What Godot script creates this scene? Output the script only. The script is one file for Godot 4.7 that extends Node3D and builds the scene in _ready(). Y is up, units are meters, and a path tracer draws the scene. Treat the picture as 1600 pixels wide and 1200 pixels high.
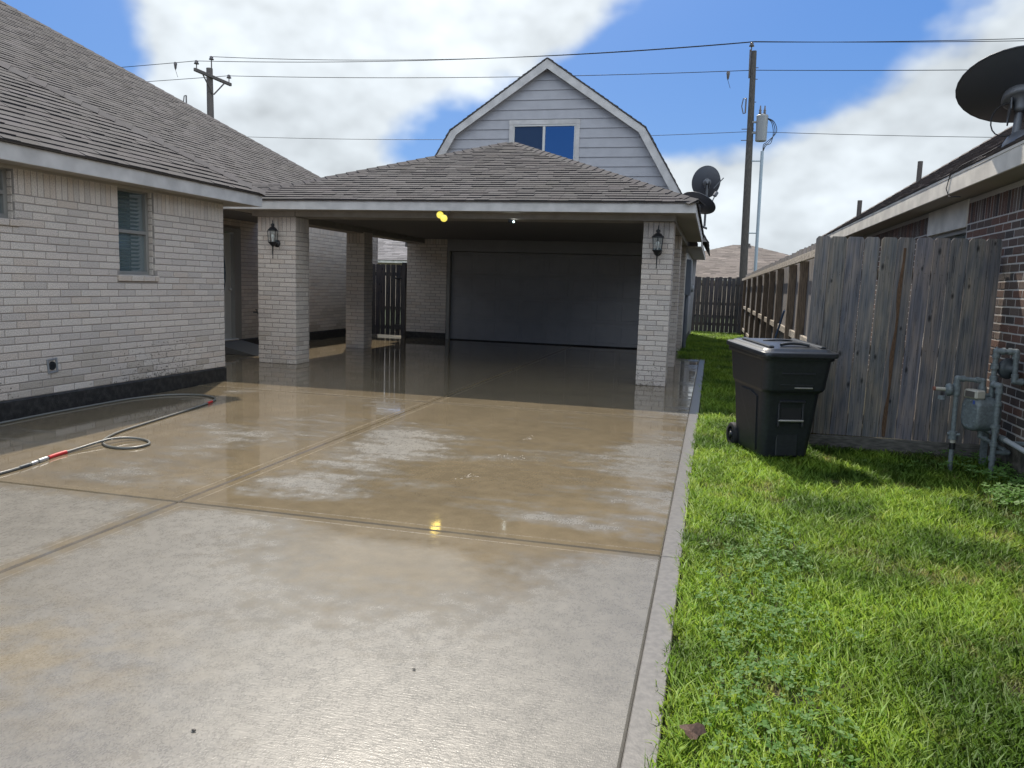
extends Node3D

# ---------------------------------------------------------------- mesh builder
class MB:
	var v := PackedVector3Array()
	var n := PackedVector3Array()
	var t := PackedVector2Array()
	var c := PackedColorArray()
	var i := PackedInt32Array()

	# corners counter-clockwise seen from outside
	func quad(a: Vector3, b: Vector3, d: Vector3, e: Vector3, col := Color.WHITE, uv: Array = []) -> void:
		var k := v.size()
		var nn := (d - a).cross(e - b).normalized()
		v.append(a); v.append(b); v.append(d); v.append(e)
		for q in 4:
			n.append(nn); c.append(col)
		if uv.is_empty():
			t.append(Vector2(0, 1)); t.append(Vector2(1, 1)); t.append(Vector2(1, 0)); t.append(Vector2(0, 0))
		else:
			for q in 4:
				t.append(uv[q])
		i.append(k); i.append(k + 2); i.append(k + 1)
		i.append(k); i.append(k + 3); i.append(k + 2)

	func tri(a: Vector3, b: Vector3, d: Vector3, col := Color.WHITE) -> void:
		var k := v.size()
		var nn := (b - a).cross(d - a).normalized()
		v.append(a); v.append(b); v.append(d)
		for q in 3:
			n.append(nn); c.append(col); t.append(Vector2(0.5, 0.5))
		i.append(k); i.append(k + 2); i.append(k + 1)

	# flat convex polygon, counter-clockwise seen from outside
	func poly(p: Array, col := Color.WHITE) -> void:
		for k in range(1, p.size() - 1):
			tri(p[0], p[k], p[k + 1], col)

	# polygon extruded by vector d (p counter-clockwise seen from the -d side's outside front)
	func prism(p: Array, d: Vector3, col := Color.WHITE) -> void:
		poly(p, col)
		var q: Array = []
		for a in p:
			q.push_front(a + d)
		poly(q, col)
		for k in p.size():
			var a: Vector3 = p[k]
			var b: Vector3 = p[(k + 1) % p.size()]
			quad(b, a, a + d, b + d, col)

	func box(x: Transform3D, s: Vector3, b := 0.0, col := Color.WHITE) -> void:
		var h := s * 0.5
		var ax := [Vector3.RIGHT, Vector3.UP, Vector3.BACK]
		var hh := [h.x, h.y, h.z]
		b = minf(b, minf(h.x, minf(h.y, h.z)) * 0.9)
		for k in 3:
			for sg in [-1.0, 1.0]:
				var nn: Vector3 = ax[k] * sg
				var p: Vector3 = ax[(k + 1) % 3]
				var q: Vector3 = ax[(k + 2) % 3] * sg
				var hp: float = hh[(k + 1) % 3] - b
				var hq: float = hh[(k + 2) % 3] - b
				var o: Vector3 = nn * hh[k]
				quad(x * (o - p * hp - q * hq), x * (o + p * hp - q * hq), x * (o + p * hp + q * hq), x * (o - p * hp + q * hq), col)
		if b <= 0.0:
			return
		for k in 3:
			var e: Vector3 = ax[k]
			var k1 := (k + 1) % 3
			var k2 := (k + 2) % 3
			for s1 in [-1.0, 1.0]:
				for s2 in [-1.0, 1.0]:
					var p: Vector3 = ax[k1] * s1
					var q: Vector3 = ax[k2] * s2
					var a1: Vector3 = p * hh[k1] + q * (hh[k2] - b)
					var a2: Vector3 = p * (hh[k1] - b) + q * hh[k2]
					var l: Vector3 = e * (hh[k] - b)
					if s1 * s2 > 0:
						quad(x * (a1 - l), x * (a2 - l), x * (a2 + l), x * (a1 + l), col, [Vector2(0, 0), Vector2(0, 0), Vector2(1, 0), Vector2(1, 0)])
					else:
						quad(x * (a2 - l), x * (a1 - l), x * (a1 + l), x * (a2 + l), col, [Vector2(0, 0), Vector2(0, 0), Vector2(1, 0), Vector2(1, 0)])
		for sx in [-1.0, 1.0]:
			for sy in [-1.0, 1.0]:
				for sz in [-1.0, 1.0]:
					var p1 := Vector3(sx * h.x, sy * (h.y - b), sz * (h.z - b))
					var p2 := Vector3(sx * (h.x - b), sy * h.y, sz * (h.z - b))
					var p3 := Vector3(sx * (h.x - b), sy * (h.y - b), sz * h.z)
					if sx * sy * sz > 0:
						tri(x * p1, x * p2, x * p3, col)
					else:
						tri(x * p1, x * p3, x * p2, col)

	func bx(lo: Vector3, hi: Vector3, b := 0.0, col := Color.WHITE) -> void:
		box(Transform3D(Basis(), (lo + hi) * 0.5), hi - lo, b, col)

	func vert(p: Vector3, nn: Vector3, uv := Vector2.ZERO, col := Color.WHITE) -> void:
		v.append(p); n.append(nn); t.append(uv); c.append(col)

	# smooth grid of rings (arrays of points of one length); closed rings when wrap
	func loft(rings: Array, wrap := true, cap0 := false, cap1 := false, col := Color.WHITE) -> void:
		var m: int = rings[0].size()
		var k := v.size()
		var nr := rings.size()
		for r in nr:
			for q in m:
				var a: Vector3 = rings[r][(q + 1) % m] if wrap or q < m - 1 else rings[r][q]
				var b: Vector3 = rings[r][(q - 1 + m) % m] if wrap or q > 0 else rings[r][q]
				var u: Vector3 = rings[mini(r + 1, nr - 1)][q]
				var d: Vector3 = rings[maxi(r - 1, 0)][q]
				vert(rings[r][q], (a - b).cross(u - d).normalized(), Vector2(float(q) / m, float(r) / nr), col)
		var mm := m if wrap else m - 1
		for r in nr - 1:
			for q in mm:
				var a := k + r * m + q
				var b := k + r * m + (q + 1) % m
				i.append(a); i.append(b + m); i.append(b)
				i.append(a); i.append(a + m); i.append(b + m)
		if cap0:
			var p: Array = rings[0].duplicate()
			p.reverse()
			poly(p, col)
		if cap1:
			poly(rings[nr - 1], col)

	func tube(path: Array, r, sides := 8, cap := true, col := Color.WHITE) -> void:
		var rings: Array = []
		var side := Vector3.ZERO
		for k in path.size():
			var d: Vector3 = (path[mini(k + 1, path.size() - 1)] - path[maxi(k - 1, 0)]).normalized()
			if k == 0:
				side = d.cross(Vector3.UP if absf(d.y) < 0.9 else Vector3.RIGHT).normalized()
			else:
				side = (side - d * side.dot(d)).normalized()
			var up := side.cross(d)
			var ring: Array = []
			var rr: float = r[k] if r is Array else r
			for q in sides:
				var a := TAU * q / sides
				ring.append(path[k] - side * cos(a) * rr + up * sin(a) * rr)
			rings.append(ring)
		loft(rings, true, cap, cap, col)

	# profile of Vector2(radius, height), bottom to top, about local y
	func lathe(x: Transform3D, prof: Array, sides := 16, cap := true, col := Color.WHITE) -> void:
		var rings: Array = []
		for p in prof:
			var ring: Array = []
			for q in sides:
				var a := -TAU * q / sides
				ring.append(x * Vector3(cos(a) * p.x, p.y, sin(a) * p.x))
			rings.append(ring)
		loft(rings, true, cap, cap, col)

	static func new_box(s: Vector3, b := 0.0) -> ArrayMesh:
		var mb := MB.new()
		mb.box(Transform3D(), s, b)
		return mb.mesh()

	static func new_ball(r: float) -> ArrayMesh:
		var mb := MB.new()
		var pr: Array = []
		for k in 9:
			var a := PI * k / 8.0
			pr.append(Vector2(maxf(sin(a) * r, 0.0005), -cos(a) * r))
		mb.lathe(Transform3D(), pr, 12, false)
		return mb.mesh()

	func mesh() -> ArrayMesh:
		var a := []
		a.resize(Mesh.ARRAY_MAX)
		a[Mesh.ARRAY_VERTEX] = v
		a[Mesh.ARRAY_NORMAL] = n
		a[Mesh.ARRAY_TEX_UV] = t
		a[Mesh.ARRAY_COLOR] = c
		a[Mesh.ARRAY_INDEX] = i
		var m := ArrayMesh.new()
		m.add_surface_from_arrays(Mesh.PRIMITIVE_TRIANGLES, a)
		return m

var used := {}
var rng := RandomNumberGenerator.new()
var M := {}

func numbered(called: String) -> String:
	var k: int = used.get(called, 0)
	used[called] = k + 1
	return called if k == 0 else "%s_%03d" % [called, k]

func thing(called: String, label: String, category: String, at := Vector3.ZERO, group := "") -> Node3D:
	var o := Node3D.new()
	o.name = numbered(called)
	add_child(o, true)
	o.position = at
	return tag(o, label, category, group)

func tag(o: Node3D, label: String, category := "", group := "", kind := "") -> Node3D:
	if label: o.set_meta("label", label)
	if category: o.set_meta("category", category)
	if group: o.set_meta("group", group)
	if kind: o.set_meta("kind", kind)
	return o

func part(parent: Node3D, called: String, m: Mesh, material: Material, at := Transform3D()) -> MeshInstance3D:
	var o := MeshInstance3D.new()
	o.name = numbered(called)
	o.mesh = m
	o.material_override = material
	parent.add_child(o, true)
	o.transform = at
	return o

func bpart(parent: Node3D, called: String, lo: Vector3, hi: Vector3, material: Material, b := 0.004) -> MeshInstance3D:
	var mb := MB.new()
	var mid := (lo + hi) * 0.5
	mb.bx(lo - mid, hi - mid, b)
	return part(parent, called, mb.mesh(), material, Transform3D(Basis(), mid))

func cyl(a: Vector3, b: Vector3, r: float, sides := 10) -> MB:
	var mb := MB.new()
	mb.tube([a, b], r, sides)
	return mb

# ---------------------------------------------------------------- materials
func lin(r: float, g: float, b: float) -> Color:
	return Color(r, g, b).linear_to_srgb()

func mat(r: float, g: float, b: float, rough := 0.7, metal := 0.0) -> StandardMaterial3D:
	var m := StandardMaterial3D.new()
	m.albedo_color = lin(r, g, b)
	m.roughness = rough
	m.metallic = metal
	return m

func noise(sd: int, freq: float, oct := 4, kind := FastNoiseLite.TYPE_SIMPLEX_SMOOTH) -> FastNoiseLite:
	var f := FastNoiseLite.new()
	f.seed = sd
	f.noise_type = kind
	f.frequency = freq
	f.fractal_octaves = oct
	return f

func grey(size: int, sd: int, freq: float, oct: int, lo: float, hi: float, gamma := 1.0) -> ImageTexture:
	var im := noise(sd, freq, oct).get_seamless_image(size, size)
	im.convert(Image.FORMAT_L8)
	var d := im.get_data()
	var lut := PackedByteArray()
	for k in 256:
		lut.append(int(255.0 * clampf(lerpf(lo, hi, pow(k / 255.0, gamma)), 0.0, 1.0)))
	for k in d.size():
		d[k] = lut[d[k]]
	return ImageTexture.create_from_image(Image.create_from_data(size, size, false, Image.FORMAT_L8, d))

func tri(m: StandardMaterial3D, tex: Texture2D, scale: Vector3, bump: Texture2D = null, depth := 0.2) -> StandardMaterial3D:
	m.albedo_texture = tex
	m.uv1_triplanar = true
	m.uv1_world_triplanar = true
	m.uv1_scale = scale
	if bump:
		m.heightmap_enabled = true
		m.heightmap_texture = bump
		m.heightmap_scale = depth
	return m

func vc(m: StandardMaterial3D) -> StandardMaterial3D:
	m.vertex_color_use_as_albedo = true
	return m

func wood_image(sd: int) -> ImageTexture:
	# weathered picket, 4 boards side by side: streaks, cracks and knots
	var w := 256
	var h := 512
	var f := noise(sd, 1.0, 3)
	var g := noise(sd + 9, 1.0, 3)
	var r := RandomNumberGenerator.new()
	r.seed = sd
	var d := PackedByteArray()
	d.resize(w * h * 3)
	var knots: Array = []
	for b in 4:
		for q in 2:
			knots.append([b * 64 + r.randf_range(10, 54), r.randf_range(10, h - 10), r.randf_range(3.0, 5.5)])
	for y in h:
		for x in w:
			var px := float(x)
			for kn in knots:
				var dx: float = x - kn[0]
				var dy: float = (y - kn[1]) * 0.45
				var q := dx * dx + dy * dy
				if q < 700.0:
					px += dx * 10.0 / (q * 0.25 + 10.0)
			var s := f.get_noise_2d(px * 0.11, y * 0.003)
			var s2 := g.get_noise_2d(px * 0.35, y * 0.005)
			var s3 := g.get_noise_2d(px * 0.03 + 50.0, y * 0.008)
			var val := 0.82 + 0.14 * s + 0.11 * s2 + 0.16 * s3
			if s2 < -0.5:
				val *= 0.62
			for kn in knots:
				var dx: float = x - kn[0]
				var dy: float = y - kn[1]
				var q: float = sqrt(dx * dx + dy * dy * 0.6) / kn[2]
				if q < 1.6:
					val *= clampf(0.35 + 0.4 * q, 0.0, 1.0)
			var warm := clampf(0.5 + 0.8 * s3, 0.0, 1.0)
			var k := (y * w + x) * 3
			val = clampf(val, 0.08, 1.0)
			d[k] = int(255 * clampf(val * (0.92 + 0.08 * warm), 0, 1))
			d[k + 1] = int(255 * clampf(val * 0.945, 0, 1))
			d[k + 2] = int(255 * clampf(val * (1.0 - 0.11 * warm), 0, 1))
	return ImageTexture.create_from_image(Image.create_from_data(w, h, false, Image.FORMAT_RGB8, d))

func make_materials() -> void:
	var speck := grey(512, 3, 0.06, 5, 0.74, 1.08)
	var fine := grey(512, 5, 0.10, 4, 0.0, 1.0)
	var blot := grey(512, 8, 0.02, 5, 0.35, 1.0)
	M.fine = fine
	M.brick = vc(tri(mat(1, 1, 1, 0.9), speck, Vector3.ONE * 2.2, fine, 0.25))
	M.mortar = tri(mat(0.34, 0.305, 0.275, 0.95), speck, Vector3.ONE * 3.0)
	M.nmortar = tri(mat(0.55, 0.525, 0.49, 0.95), speck, Vector3.ONE * 3.0)
	M.shingle = vc(tri(mat(1, 1, 1, 0.92), grey(512, 12, 0.25, 3, 0.6, 1.0), Vector3.ONE * 2.5))
	M.deck = mat(0.10, 0.09, 0.085, 0.95)
	M.trim = tri(mat(0.60, 0.575, 0.545, 0.6), grey(256, 21, 0.02, 4, 0.84, 1.0), Vector3.ONE * 0.5)
	M.ntrim = tri(mat(0.72, 0.68, 0.60, 0.6), grey(256, 22, 0.02, 4, 0.84, 1.0), Vector3.ONE * 0.5)
	M.beam = tri(mat(0.33, 0.30, 0.265, 0.7), grey(256, 23, 0.02, 4, 0.84, 1.0), Vector3.ONE * 0.6)
	M.siding = tri(mat(0.40, 0.395, 0.41, 0.7), grey(256, 24, 0.02, 4, 0.94, 1.0), Vector3(0.6, 0.6, 0.6))
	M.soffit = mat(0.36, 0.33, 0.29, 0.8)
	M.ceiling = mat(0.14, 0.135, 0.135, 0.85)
	M.found = tri(mat(0.045, 0.042, 0.038, 0.6), blot, Vector3.ONE * 1.1, fine, 0.3)
	M.nfound = tri(mat(0.17, 0.155, 0.13, 0.85), blot, Vector3.ONE * 0.8, fine, 0.3)
	M.frame = mat(0.21, 0.205, 0.19, 0.5)
	M.gframe = mat(0.55, 0.54, 0.50, 0.5)
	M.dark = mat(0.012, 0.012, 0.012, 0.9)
	M.blind = mat(0.045, 0.048, 0.047, 0.6)
	M.screen = mat(0.03, 0.05, 0.085, 0.22, 0.6)
	var g := StandardMaterial3D.new()
	g.transparency = BaseMaterial3D.TRANSPARENCY_ALPHA
	g.albedo_color = Color(0.6, 0.7, 0.72, 0.12)
	g.roughness = 0.03
	g.metallic_specular = 0.2
	M.glass = g
	# mirror pane with the blue of the reflected sky put into its colour
	var gt := mat(0.085, 0.16, 0.27, 0.04, 0.92)
	M.sky_tint = gt
	M.garage_door = tri(mat(0.25, 0.247, 0.252, 0.65), grey(256, 25, 0.02, 4, 0.95, 1.0), Vector3.ONE * 0.4)
	M.door = mat(0.42, 0.43, 0.42, 0.5)
	M.black = mat(0.012, 0.013, 0.015, 0.42)
	M.plastic = tri(mat(0.024, 0.028, 0.034, 0.45), grey(512, 31, 0.03, 5, 0.7, 1.0), Vector3.ONE * 1.5, fine, 0.08)
	M.lid = tri(mat(0.026, 0.031, 0.038, 0.32), grey(512, 31, 0.03, 5, 0.7, 1.0), Vector3.ONE * 1.5, fine, 0.08)
	M.rubber = mat(0.012, 0.012, 0.013, 0.75)
	M.steel = mat(0.55, 0.55, 0.53, 0.35, 0.8)
	M.metergrey = tri(mat(0.21, 0.245, 0.255, 0.45), grey(256, 33, 0.04, 4, 0.7, 1.0), Vector3.ONE * 3.0)
	M.meterdark = mat(0.045, 0.055, 0.062, 0.5)
	M.pale = mat(0.42, 0.40, 0.34, 0.6)
	M.pvc = mat(0.36, 0.38, 0.38, 0.45)
	M.red = mat(0.45, 0.02, 0.02, 0.45)
	M.hose = mat(0.14, 0.14, 0.125, 0.38)
	M.dish = mat(0.055, 0.06, 0.072, 0.5)
	M.dishmount = mat(0.13, 0.135, 0.145, 0.45, 0.3)
	M.wire = mat(0.02, 0.02, 0.022, 0.6)
	M.insulator = mat(0.10, 0.085, 0.08, 0.25)
	M.trans = mat(0.23, 0.24, 0.245, 0.45)
	M.conduit = mat(0.30, 0.36, 0.40, 0.4)
	M.panelbox = mat(0.11, 0.125, 0.145, 0.5)
	M.pole = tri(mat(0.135, 0.122, 0.108, 0.9), grey(512, 41, 0.05, 5, 0.55, 1.0), Vector3(1.5, 0.15, 1.5), fine, 0.4)
	M.pole2 = mat(0.11, 0.095, 0.085, 0.9)
	M.mat = mat(0.09, 0.09, 0.088, 0.6)
	for k in 3:
		var w := StandardMaterial3D.new()
		w.albedo_texture = wood_image(100 + k * 7)
		w.albedo_color = [lin(0.31, 0.30, 0.29), lin(0.30, 0.285, 0.265), lin(0.275, 0.27, 0.265)][k]
		w.roughness = 0.9
		w.vertex_color_use_as_albedo = true
		M["wood%d" % k] = w
	M.rail = tri(mat(0.48, 0.42, 0.34, 0.9), grey(256, 44, 0.05, 4, 0.65, 1.0), Vector3(2, 2, 0.4))
	M.post = tri(mat(0.20, 0.145, 0.10, 0.9), grey(256, 45, 0.05, 4, 0.6, 1.0), Vector3(3, 0.4, 3))

# ---------------------------------------------------------------- bricks
var brick_meshes := {}

func brick_shape(mb: MB, x: Transform3D, w: float, h: float, d: float, col: Color) -> void:
	# front face at z = 0, chamfered, body behind
	var b := 0.0045
	var hw := w * 0.5
	var hh := h * 0.5
	var f := [Vector3(-hw + b, -hh + b, 0), Vector3(hw - b, -hh + b, 0), Vector3(hw - b, hh - b, 0), Vector3(-hw + b, hh - b, 0)]
	var m := [Vector3(-hw, -hh, -b), Vector3(hw, -hh, -b), Vector3(hw, hh, -b), Vector3(-hw, hh, -b)]
	mb.quad(x * f[0], x * f[1], x * f[2], x * f[3], col)
	for k in 4:
		var l := (k + 1) % 4
		mb.quad(x * m[k], x * m[l], x * f[l], x * f[k], col)
		var back := Vector3(0, 0, -d + b)
		mb.quad(x * (m[k] + back), x * (m[l] + back), x * m[l], x * m[k], col)

func brick_mesh(w: float, h: float, tone: int, palette: Array) -> Mesh:
	var key := "%d_%d_%d_%d" % [int(round(w * 200)), int(round(h * 200)), tone, palette.size()]
	if not brick_meshes.has(key):
		var mb := MB.new()
		brick_shape(mb, Transform3D(), w, h, 0.03, palette[tone])
		brick_meshes[key] = mb.mesh()
	return brick_meshes[key]

# a wall face of bricks; openings are [a0, a1, y0, y1]; returns how many single bricks are left to place
func bricks(parent: Node3D, o: Vector3, nrm: Vector3, length: float, n: int, pitch: float, blen: float, openings: Array, soldier: float, budget: int, palette: Array, stain: Callable, inset0 := 0.0, inset1 := 0.0, from_end := false) -> int:
	var along := Vector3.UP.cross(nrm)
	var bas := Basis(along, Vector3.UP, nrm)
	var gap := 0.010
	var list: Array = []
	for r in n:
		var y0 := r * pitch
		var a := -blen * (0.5 if r % 2 else 0.0) - (0.11 * blen if r % 4 > 1 else 0.0)
		while a < length:
			list.append([a + gap * 0.5, a + blen - gap * 0.5, y0 + gap * 0.5, y0 + pitch - gap * 0.5])
			a += blen
	if soldier > 0.0:
		var a := 0.0
		var y0 := n * pitch
		while a < length:
			list.append([a + gap * 0.5, a + pitch - gap * 0.5, y0 + gap * 0.5, y0 + soldier - gap * 0.5])
			a += pitch
	# cut at ends and openings; slivers join their neighbour
	var cutl: Array = []
	for e in list:
		var spans := [[maxf(e[0], inset0), minf(e[1], length - inset1)]]
		for op in openings:
			if e[2] < op[3] - 0.012 and e[3] > op[2] + 0.012:
				var nxt: Array = []
				for s in spans:
					if op[0] > s[0]: nxt.append([s[0], minf(s[1], op[0])])
					if op[1] < s[1]: nxt.append([maxf(s[0], op[1]), s[1]])
				spans = nxt
		for s in spans:
			if s[1] - s[0] > 0.0005: cutl.append([s[0], s[1], e[2], e[3]])
	list = []
	var pending := -1.0
	for k in cutl.size():
		var e: Array = cutl[k]
		var soldier_row: bool = e[3] - e[2] > pitch
		if pending >= 0.0:
			e[0] = pending
			pending = -1.0
		if e[1] - e[0] < (0.03 if soldier_row else 0.055):
			var p: Array = list[-1] if list.size() else []
			if p.size() and absf(p[2] - e[2]) < 0.001 and e[0] - p[1] < gap + 0.002:
				p[1] = e[1]
				continue
			if k + 1 < cutl.size() and absf(cutl[k + 1][2] - e[2]) < 0.001 and cutl[k + 1][0] - e[1] < gap + 0.002:
				pending = e[0]
				continue
		list.append(e)
	if from_end:
		list.sort_custom(func(p, q): return p[0] > q[0] if absf(p[0] - q[0]) > 1e-4 else p[2] < q[2])
	else:
		list.sort_custom(func(p, q): return p[0] < q[0] if absf(p[0] - q[0]) > 1e-4 else p[2] < q[2])
	var rest := MB.new()
	for e in list:
		for s in [e]:
			var w: float = s[1] - s[0]
			if w < 0.025:
				continue
			var h: float = e[3] - e[2]
			var mid := Vector3((s[0] + s[1]) * 0.5, (e[2] + e[3]) * 0.5, rng.randf_range(-0.0015, 0.002))
			var at := o + bas * mid
			var tone: int = stain.call(at)
			var x := Transform3D(bas * Basis(Vector3.UP, rng.randf_range(-0.004, 0.004)) * Basis(Vector3.RIGHT, rng.randf_range(-0.008, 0.008)), at)
			if budget > 0:
				budget -= 1
				part(parent, "brick", brick_mesh(w, h, tone, palette), M.brick, x)
			else:
				brick_shape(rest, x, w, h, 0.03, palette[tone])
	if rest.v.size():
		tag(part(parent, "brick_courses", rest.mesh(), M.brick), "", "", "", "stuff")
	return budget

# mortar backing of a wall face with openings, thick behind the face
func wall_body(o: Vector3, nrm: Vector3, length: float, height: float, thick: float, openings: Array, back := 0.006) -> Mesh:
	var along := Vector3.UP.cross(nrm)
	var bas := Basis(along, Vector3.UP, nrm)
	var cuts := [0.0, length]
	for op in openings:
		for k in 2:
			if op[k] > 0.0 and op[k] < length: cuts.append(op[k])
	cuts.sort()
	var mb := MB.new()
	for k in cuts.size() - 1:
		var a: float = cuts[k]
		var b: float = cuts[k + 1]
		if b - a < 0.001: continue
		var ys := [[0.0, height]]
		for op in openings:
			if op[0] < (a + b) * 0.5 and op[1] > (a + b) * 0.5:
				var nxt: Array = []
				for s in ys:
					if op[2] > s[0]: nxt.append([s[0], minf(s[1], op[2])])
					if op[3] < s[1]: nxt.append([maxf(s[0], op[3]), s[1]])
				ys = nxt
		for s in ys:
			if s[1] - s[0] > 0.001:
				mb.box(Transform3D(bas, o + bas * Vector3((a + b) * 0.5, (s[0] + s[1]) * 0.5, -back - thick * 0.5)), Vector3(b - a, s[1] - s[0], thick))
	return mb.mesh()

var light_tones := [Color(0.66, 0.585, 0.515), Color(0.63, 0.56, 0.495), Color(0.69, 0.615, 0.54), Color(0.63, 0.545, 0.465), Color(0.58, 0.52, 0.465), Color(0.67, 0.60, 0.53),
	Color(0.54, 0.475, 0.405), Color(0.47, 0.41, 0.345), Color(0.2, 0.18, 0.15)]
var dark_tones := [Color(0.105, 0.07, 0.058), Color(0.085, 0.06, 0.052), Color(0.135, 0.08, 0.06), Color(0.165, 0.088, 0.064), Color(0.07, 0.056, 0.052), Color(0.12, 0.085, 0.07), Color(0.16, 0.12, 0.10)]
func specks(parent: Node3D, called: String, pts: Array, nrm: Vector3, m: Material) -> void:
	# small irregular stains lying on a face: [position, size]
	var along := Vector3.UP.cross(nrm)
	var mb := MB.new()
	for e in pts:
		var p: Array = []
		var a0 := rng.randf() * TAU
		for k in 7:
			var a := a0 + TAU * k / 7.0
			var r: float = e[1] * rng.randf_range(0.45, 1.0)
			p.append(e[0] + along * cos(a) * r * 1.3 + Vector3.UP * sin(a) * r)
		mb.poly(p)
	tag(part(parent, called, mb.mesh(), m), "", "", "", "stuff")

var mould := noise(77, 1.3, 3)

func clean_tone(_p: Vector3) -> int:
	return rng.randi_range(0, 5)

func light_stain(p: Vector3) -> int:
	var low := p.y - 0.2
	var s := mould.get_noise_3d(p.x, p.y * 2.0, p.z) + rng.randf_range(-0.12, 0.12)
	if low < 0.16 and s > -0.02 + low: return 7 if s > 0.12 else 6
	if low < 0.5 and s > 0.05 + low * 0.5: return 6
	return rng.randi_range(0, 5)

func column_stain(p: Vector3) -> int:
	if p.y < 0.09 and rng.randf() < 0.45: return 6
	if p.y < 0.6 and rng.randf() < 0.10: return 6
	return rng.randi_range(0, 5)

func dark_stain(_p: Vector3) -> int:
	var r := rng.randf()
	return 3 if r < 0.12 else rng.randi_range(0, 6)

# ---------------------------------------------------------------- roofs
var patches := noise(55, 0.5, 4)

func clip_course(pol: Array, u: float) -> Array:
	var lo := 1e9
	var hi := -1e9
	for k in pol.size():
		var p: Vector2 = pol[k]
		var q: Vector2 = pol[(k + 1) % pol.size()]
		if (p.y - u) * (q.y - u) <= 0.0 and absf(p.y - q.y) > 1e-6:
			var a := lerpf(p.x, q.x, (u - p.y) / (q.y - p.y))
			lo = minf(lo, a)
			hi = maxf(hi, a)
	return [lo, hi]

# one roof plane of shingle tabs: o eave corner, along x up = outward; pol is its outline in (along, upslope)
func roof_plane(roof: Node3D, o: Vector3, along: Vector3, up: Vector3, pol: Array, base: Color, budget := 0, near := Vector3(0, 1.45, 0), tab := 0.24, expo := 0.135) -> void:
	var nrm := along.cross(up).normalized()
	var bas := Basis(along, up, nrm)
	var deck := MB.new()
	var p3: Array = []
	for p in pol:
		p3.append(o + along * p.x + up * p.y - nrm * 0.002)
	var p4: Array = []
	for p in p3:
		p4.push_front(p - nrm * 0.012)
	deck.poly(p3)
	deck.poly(p4)
	for k in p3.size():
		var a: Vector3 = p3[k]
		var b: Vector3 = p3[(k + 1) % p3.size()]
		deck.quad(a - nrm * 0.012, b - nrm * 0.012, b, a)
	part(roof, "roof_deck", deck.mesh(), M.deck)
	var top := 0.0
	for p in pol: top = maxf(top, p.y)
	var list: Array = []
	var u := 0.0
	while u < top - 0.03:
		var u1 := minf(u + expo, top)
		var s := clip_course(pol, (u + u1) * 0.5)
		var s0 := clip_course(pol, clampf(u, 0.001, top))
		var s1 := clip_course(pol, u1 - 0.001)
		var a: float = s[0]
		a -= rng.randf() * tab
		while a < s[1]:
			var w := tab * rng.randf_range(0.55, 1.35)
			var q := [maxf(a, s0[0]), minf(a + w, s0[1]), minf(a + w, s1[1]), maxf(a, s1[0])]
			if q[1] - q[0] > 0.01 and q[2] - q[3] > -0.02:
				list.append([q[0], q[1], maxf(q[2], q[3]), q[3], u, u1])
			a += w
		u += expo
	if budget > 0:
		list.sort_custom(func(e, f): return (o + along * e[0] + up * e[4]).distance_squared_to(near) < (o + along * f[0] + up * f[4]).distance_squared_to(near))
	var rest := MB.new()
	for e in list:
		var c3: Vector3 = o + along * e[0] + up * e[4]
		var tone := 1.0 + 0.30 * patches.get_noise_3d(c3.x * 1.2, c3.y * 1.2, c3.z * 1.2) + rng.randf_range(-0.17, 0.17)
		if rng.randf() < 0.12: tone *= 1.28
		if rng.randf() < 0.10: tone *= 0.75
		var col := Color(base.r * tone, base.g * tone, base.b * tone)
		var h := rng.randf_range(0.010, 0.021)
		var tgt := rest
		var org := Vector3.ZERO
		if budget > 0:
			tgt = MB.new()
			org = c3
		var A: Vector3 = o + bas * Vector3(e[0] + 0.0015, e[4] - 0.004, h) - org
		var B: Vector3 = o + bas * Vector3(e[1] - 0.0015, e[4] - 0.004, h) - org
		var C: Vector3 = o + bas * Vector3(e[2] - 0.0015, e[5] + 0.01, 0.003) - org
		var D: Vector3 = o + bas * Vector3(e[3] + 0.0015, e[5] + 0.01, 0.003) - org
		var dn := nrm * (h + 0.001)
		tgt.quad(A, B, C, D, col)
		tgt.quad(A - dn, B - dn, B, A, col)
		tgt.quad(D - nrm * 0.004, A - dn, A, D, col)
		tgt.quad(B - dn, C - nrm * 0.004, C, B, col)
		if budget > 0:
			budget -= 1
			part(roof, "shingle", tgt.mesh(), M.shingle, Transform3D(Basis(), org))
	if rest.v.size():
		tag(part(roof, "shingle_courses", rest.mesh(), M.shingle), "", "", "", "stuff")

func ridge_caps(roof: Node3D, a: Vector3, b: Vector3, base: Color, w := 0.30, step := 0.2) -> void:
	var d := (b - a).normalized()
	var side := d.cross(Vector3.UP).normalized()
	var up := side.cross(d)
	var n := int(a.distance_to(b) / step)
	for k in n:
		var mb := MB.new()
		var tone := rng.randf_range(1.15, 1.4)
		var col := Color(base.r * tone, base.g * tone, base.b * tone)
		var l := step + 0.03
		var drop := -0.056
		var q0 := [side * -w * 0.5 + up * drop, up * 0.022, side * w * 0.5 + up * drop]
		var q1 := [side * -w * 0.5 + up * (drop - 0.012) + d * l, up * 0.010 + d * l, side * w * 0.5 + up * (drop - 0.012) + d * l]
		mb.quad(q0[0], q0[1], q1[1], q1[0], col)
		mb.quad(q0[1], q0[2], q1[2], q1[1], col)
		var dn := -up * 0.014
		mb.quad(q0[0] + dn, q0[1] + dn, q0[1], q0[0], col)
		mb.quad(q0[1] + dn, q0[2] + dn, q0[2], q0[1], col)
		part(roof, "ridge_cap", mb.mesh(), M.shingle, Transform3D(Basis(), a + d * step * k))

# ---------------------------------------------------------------- driveway
var wn1 := noise(201, 0.42, 4)
var wn2 := noise(202, 1.7, 4)
var wn3 := noise(203, 6.0, 3)

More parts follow.
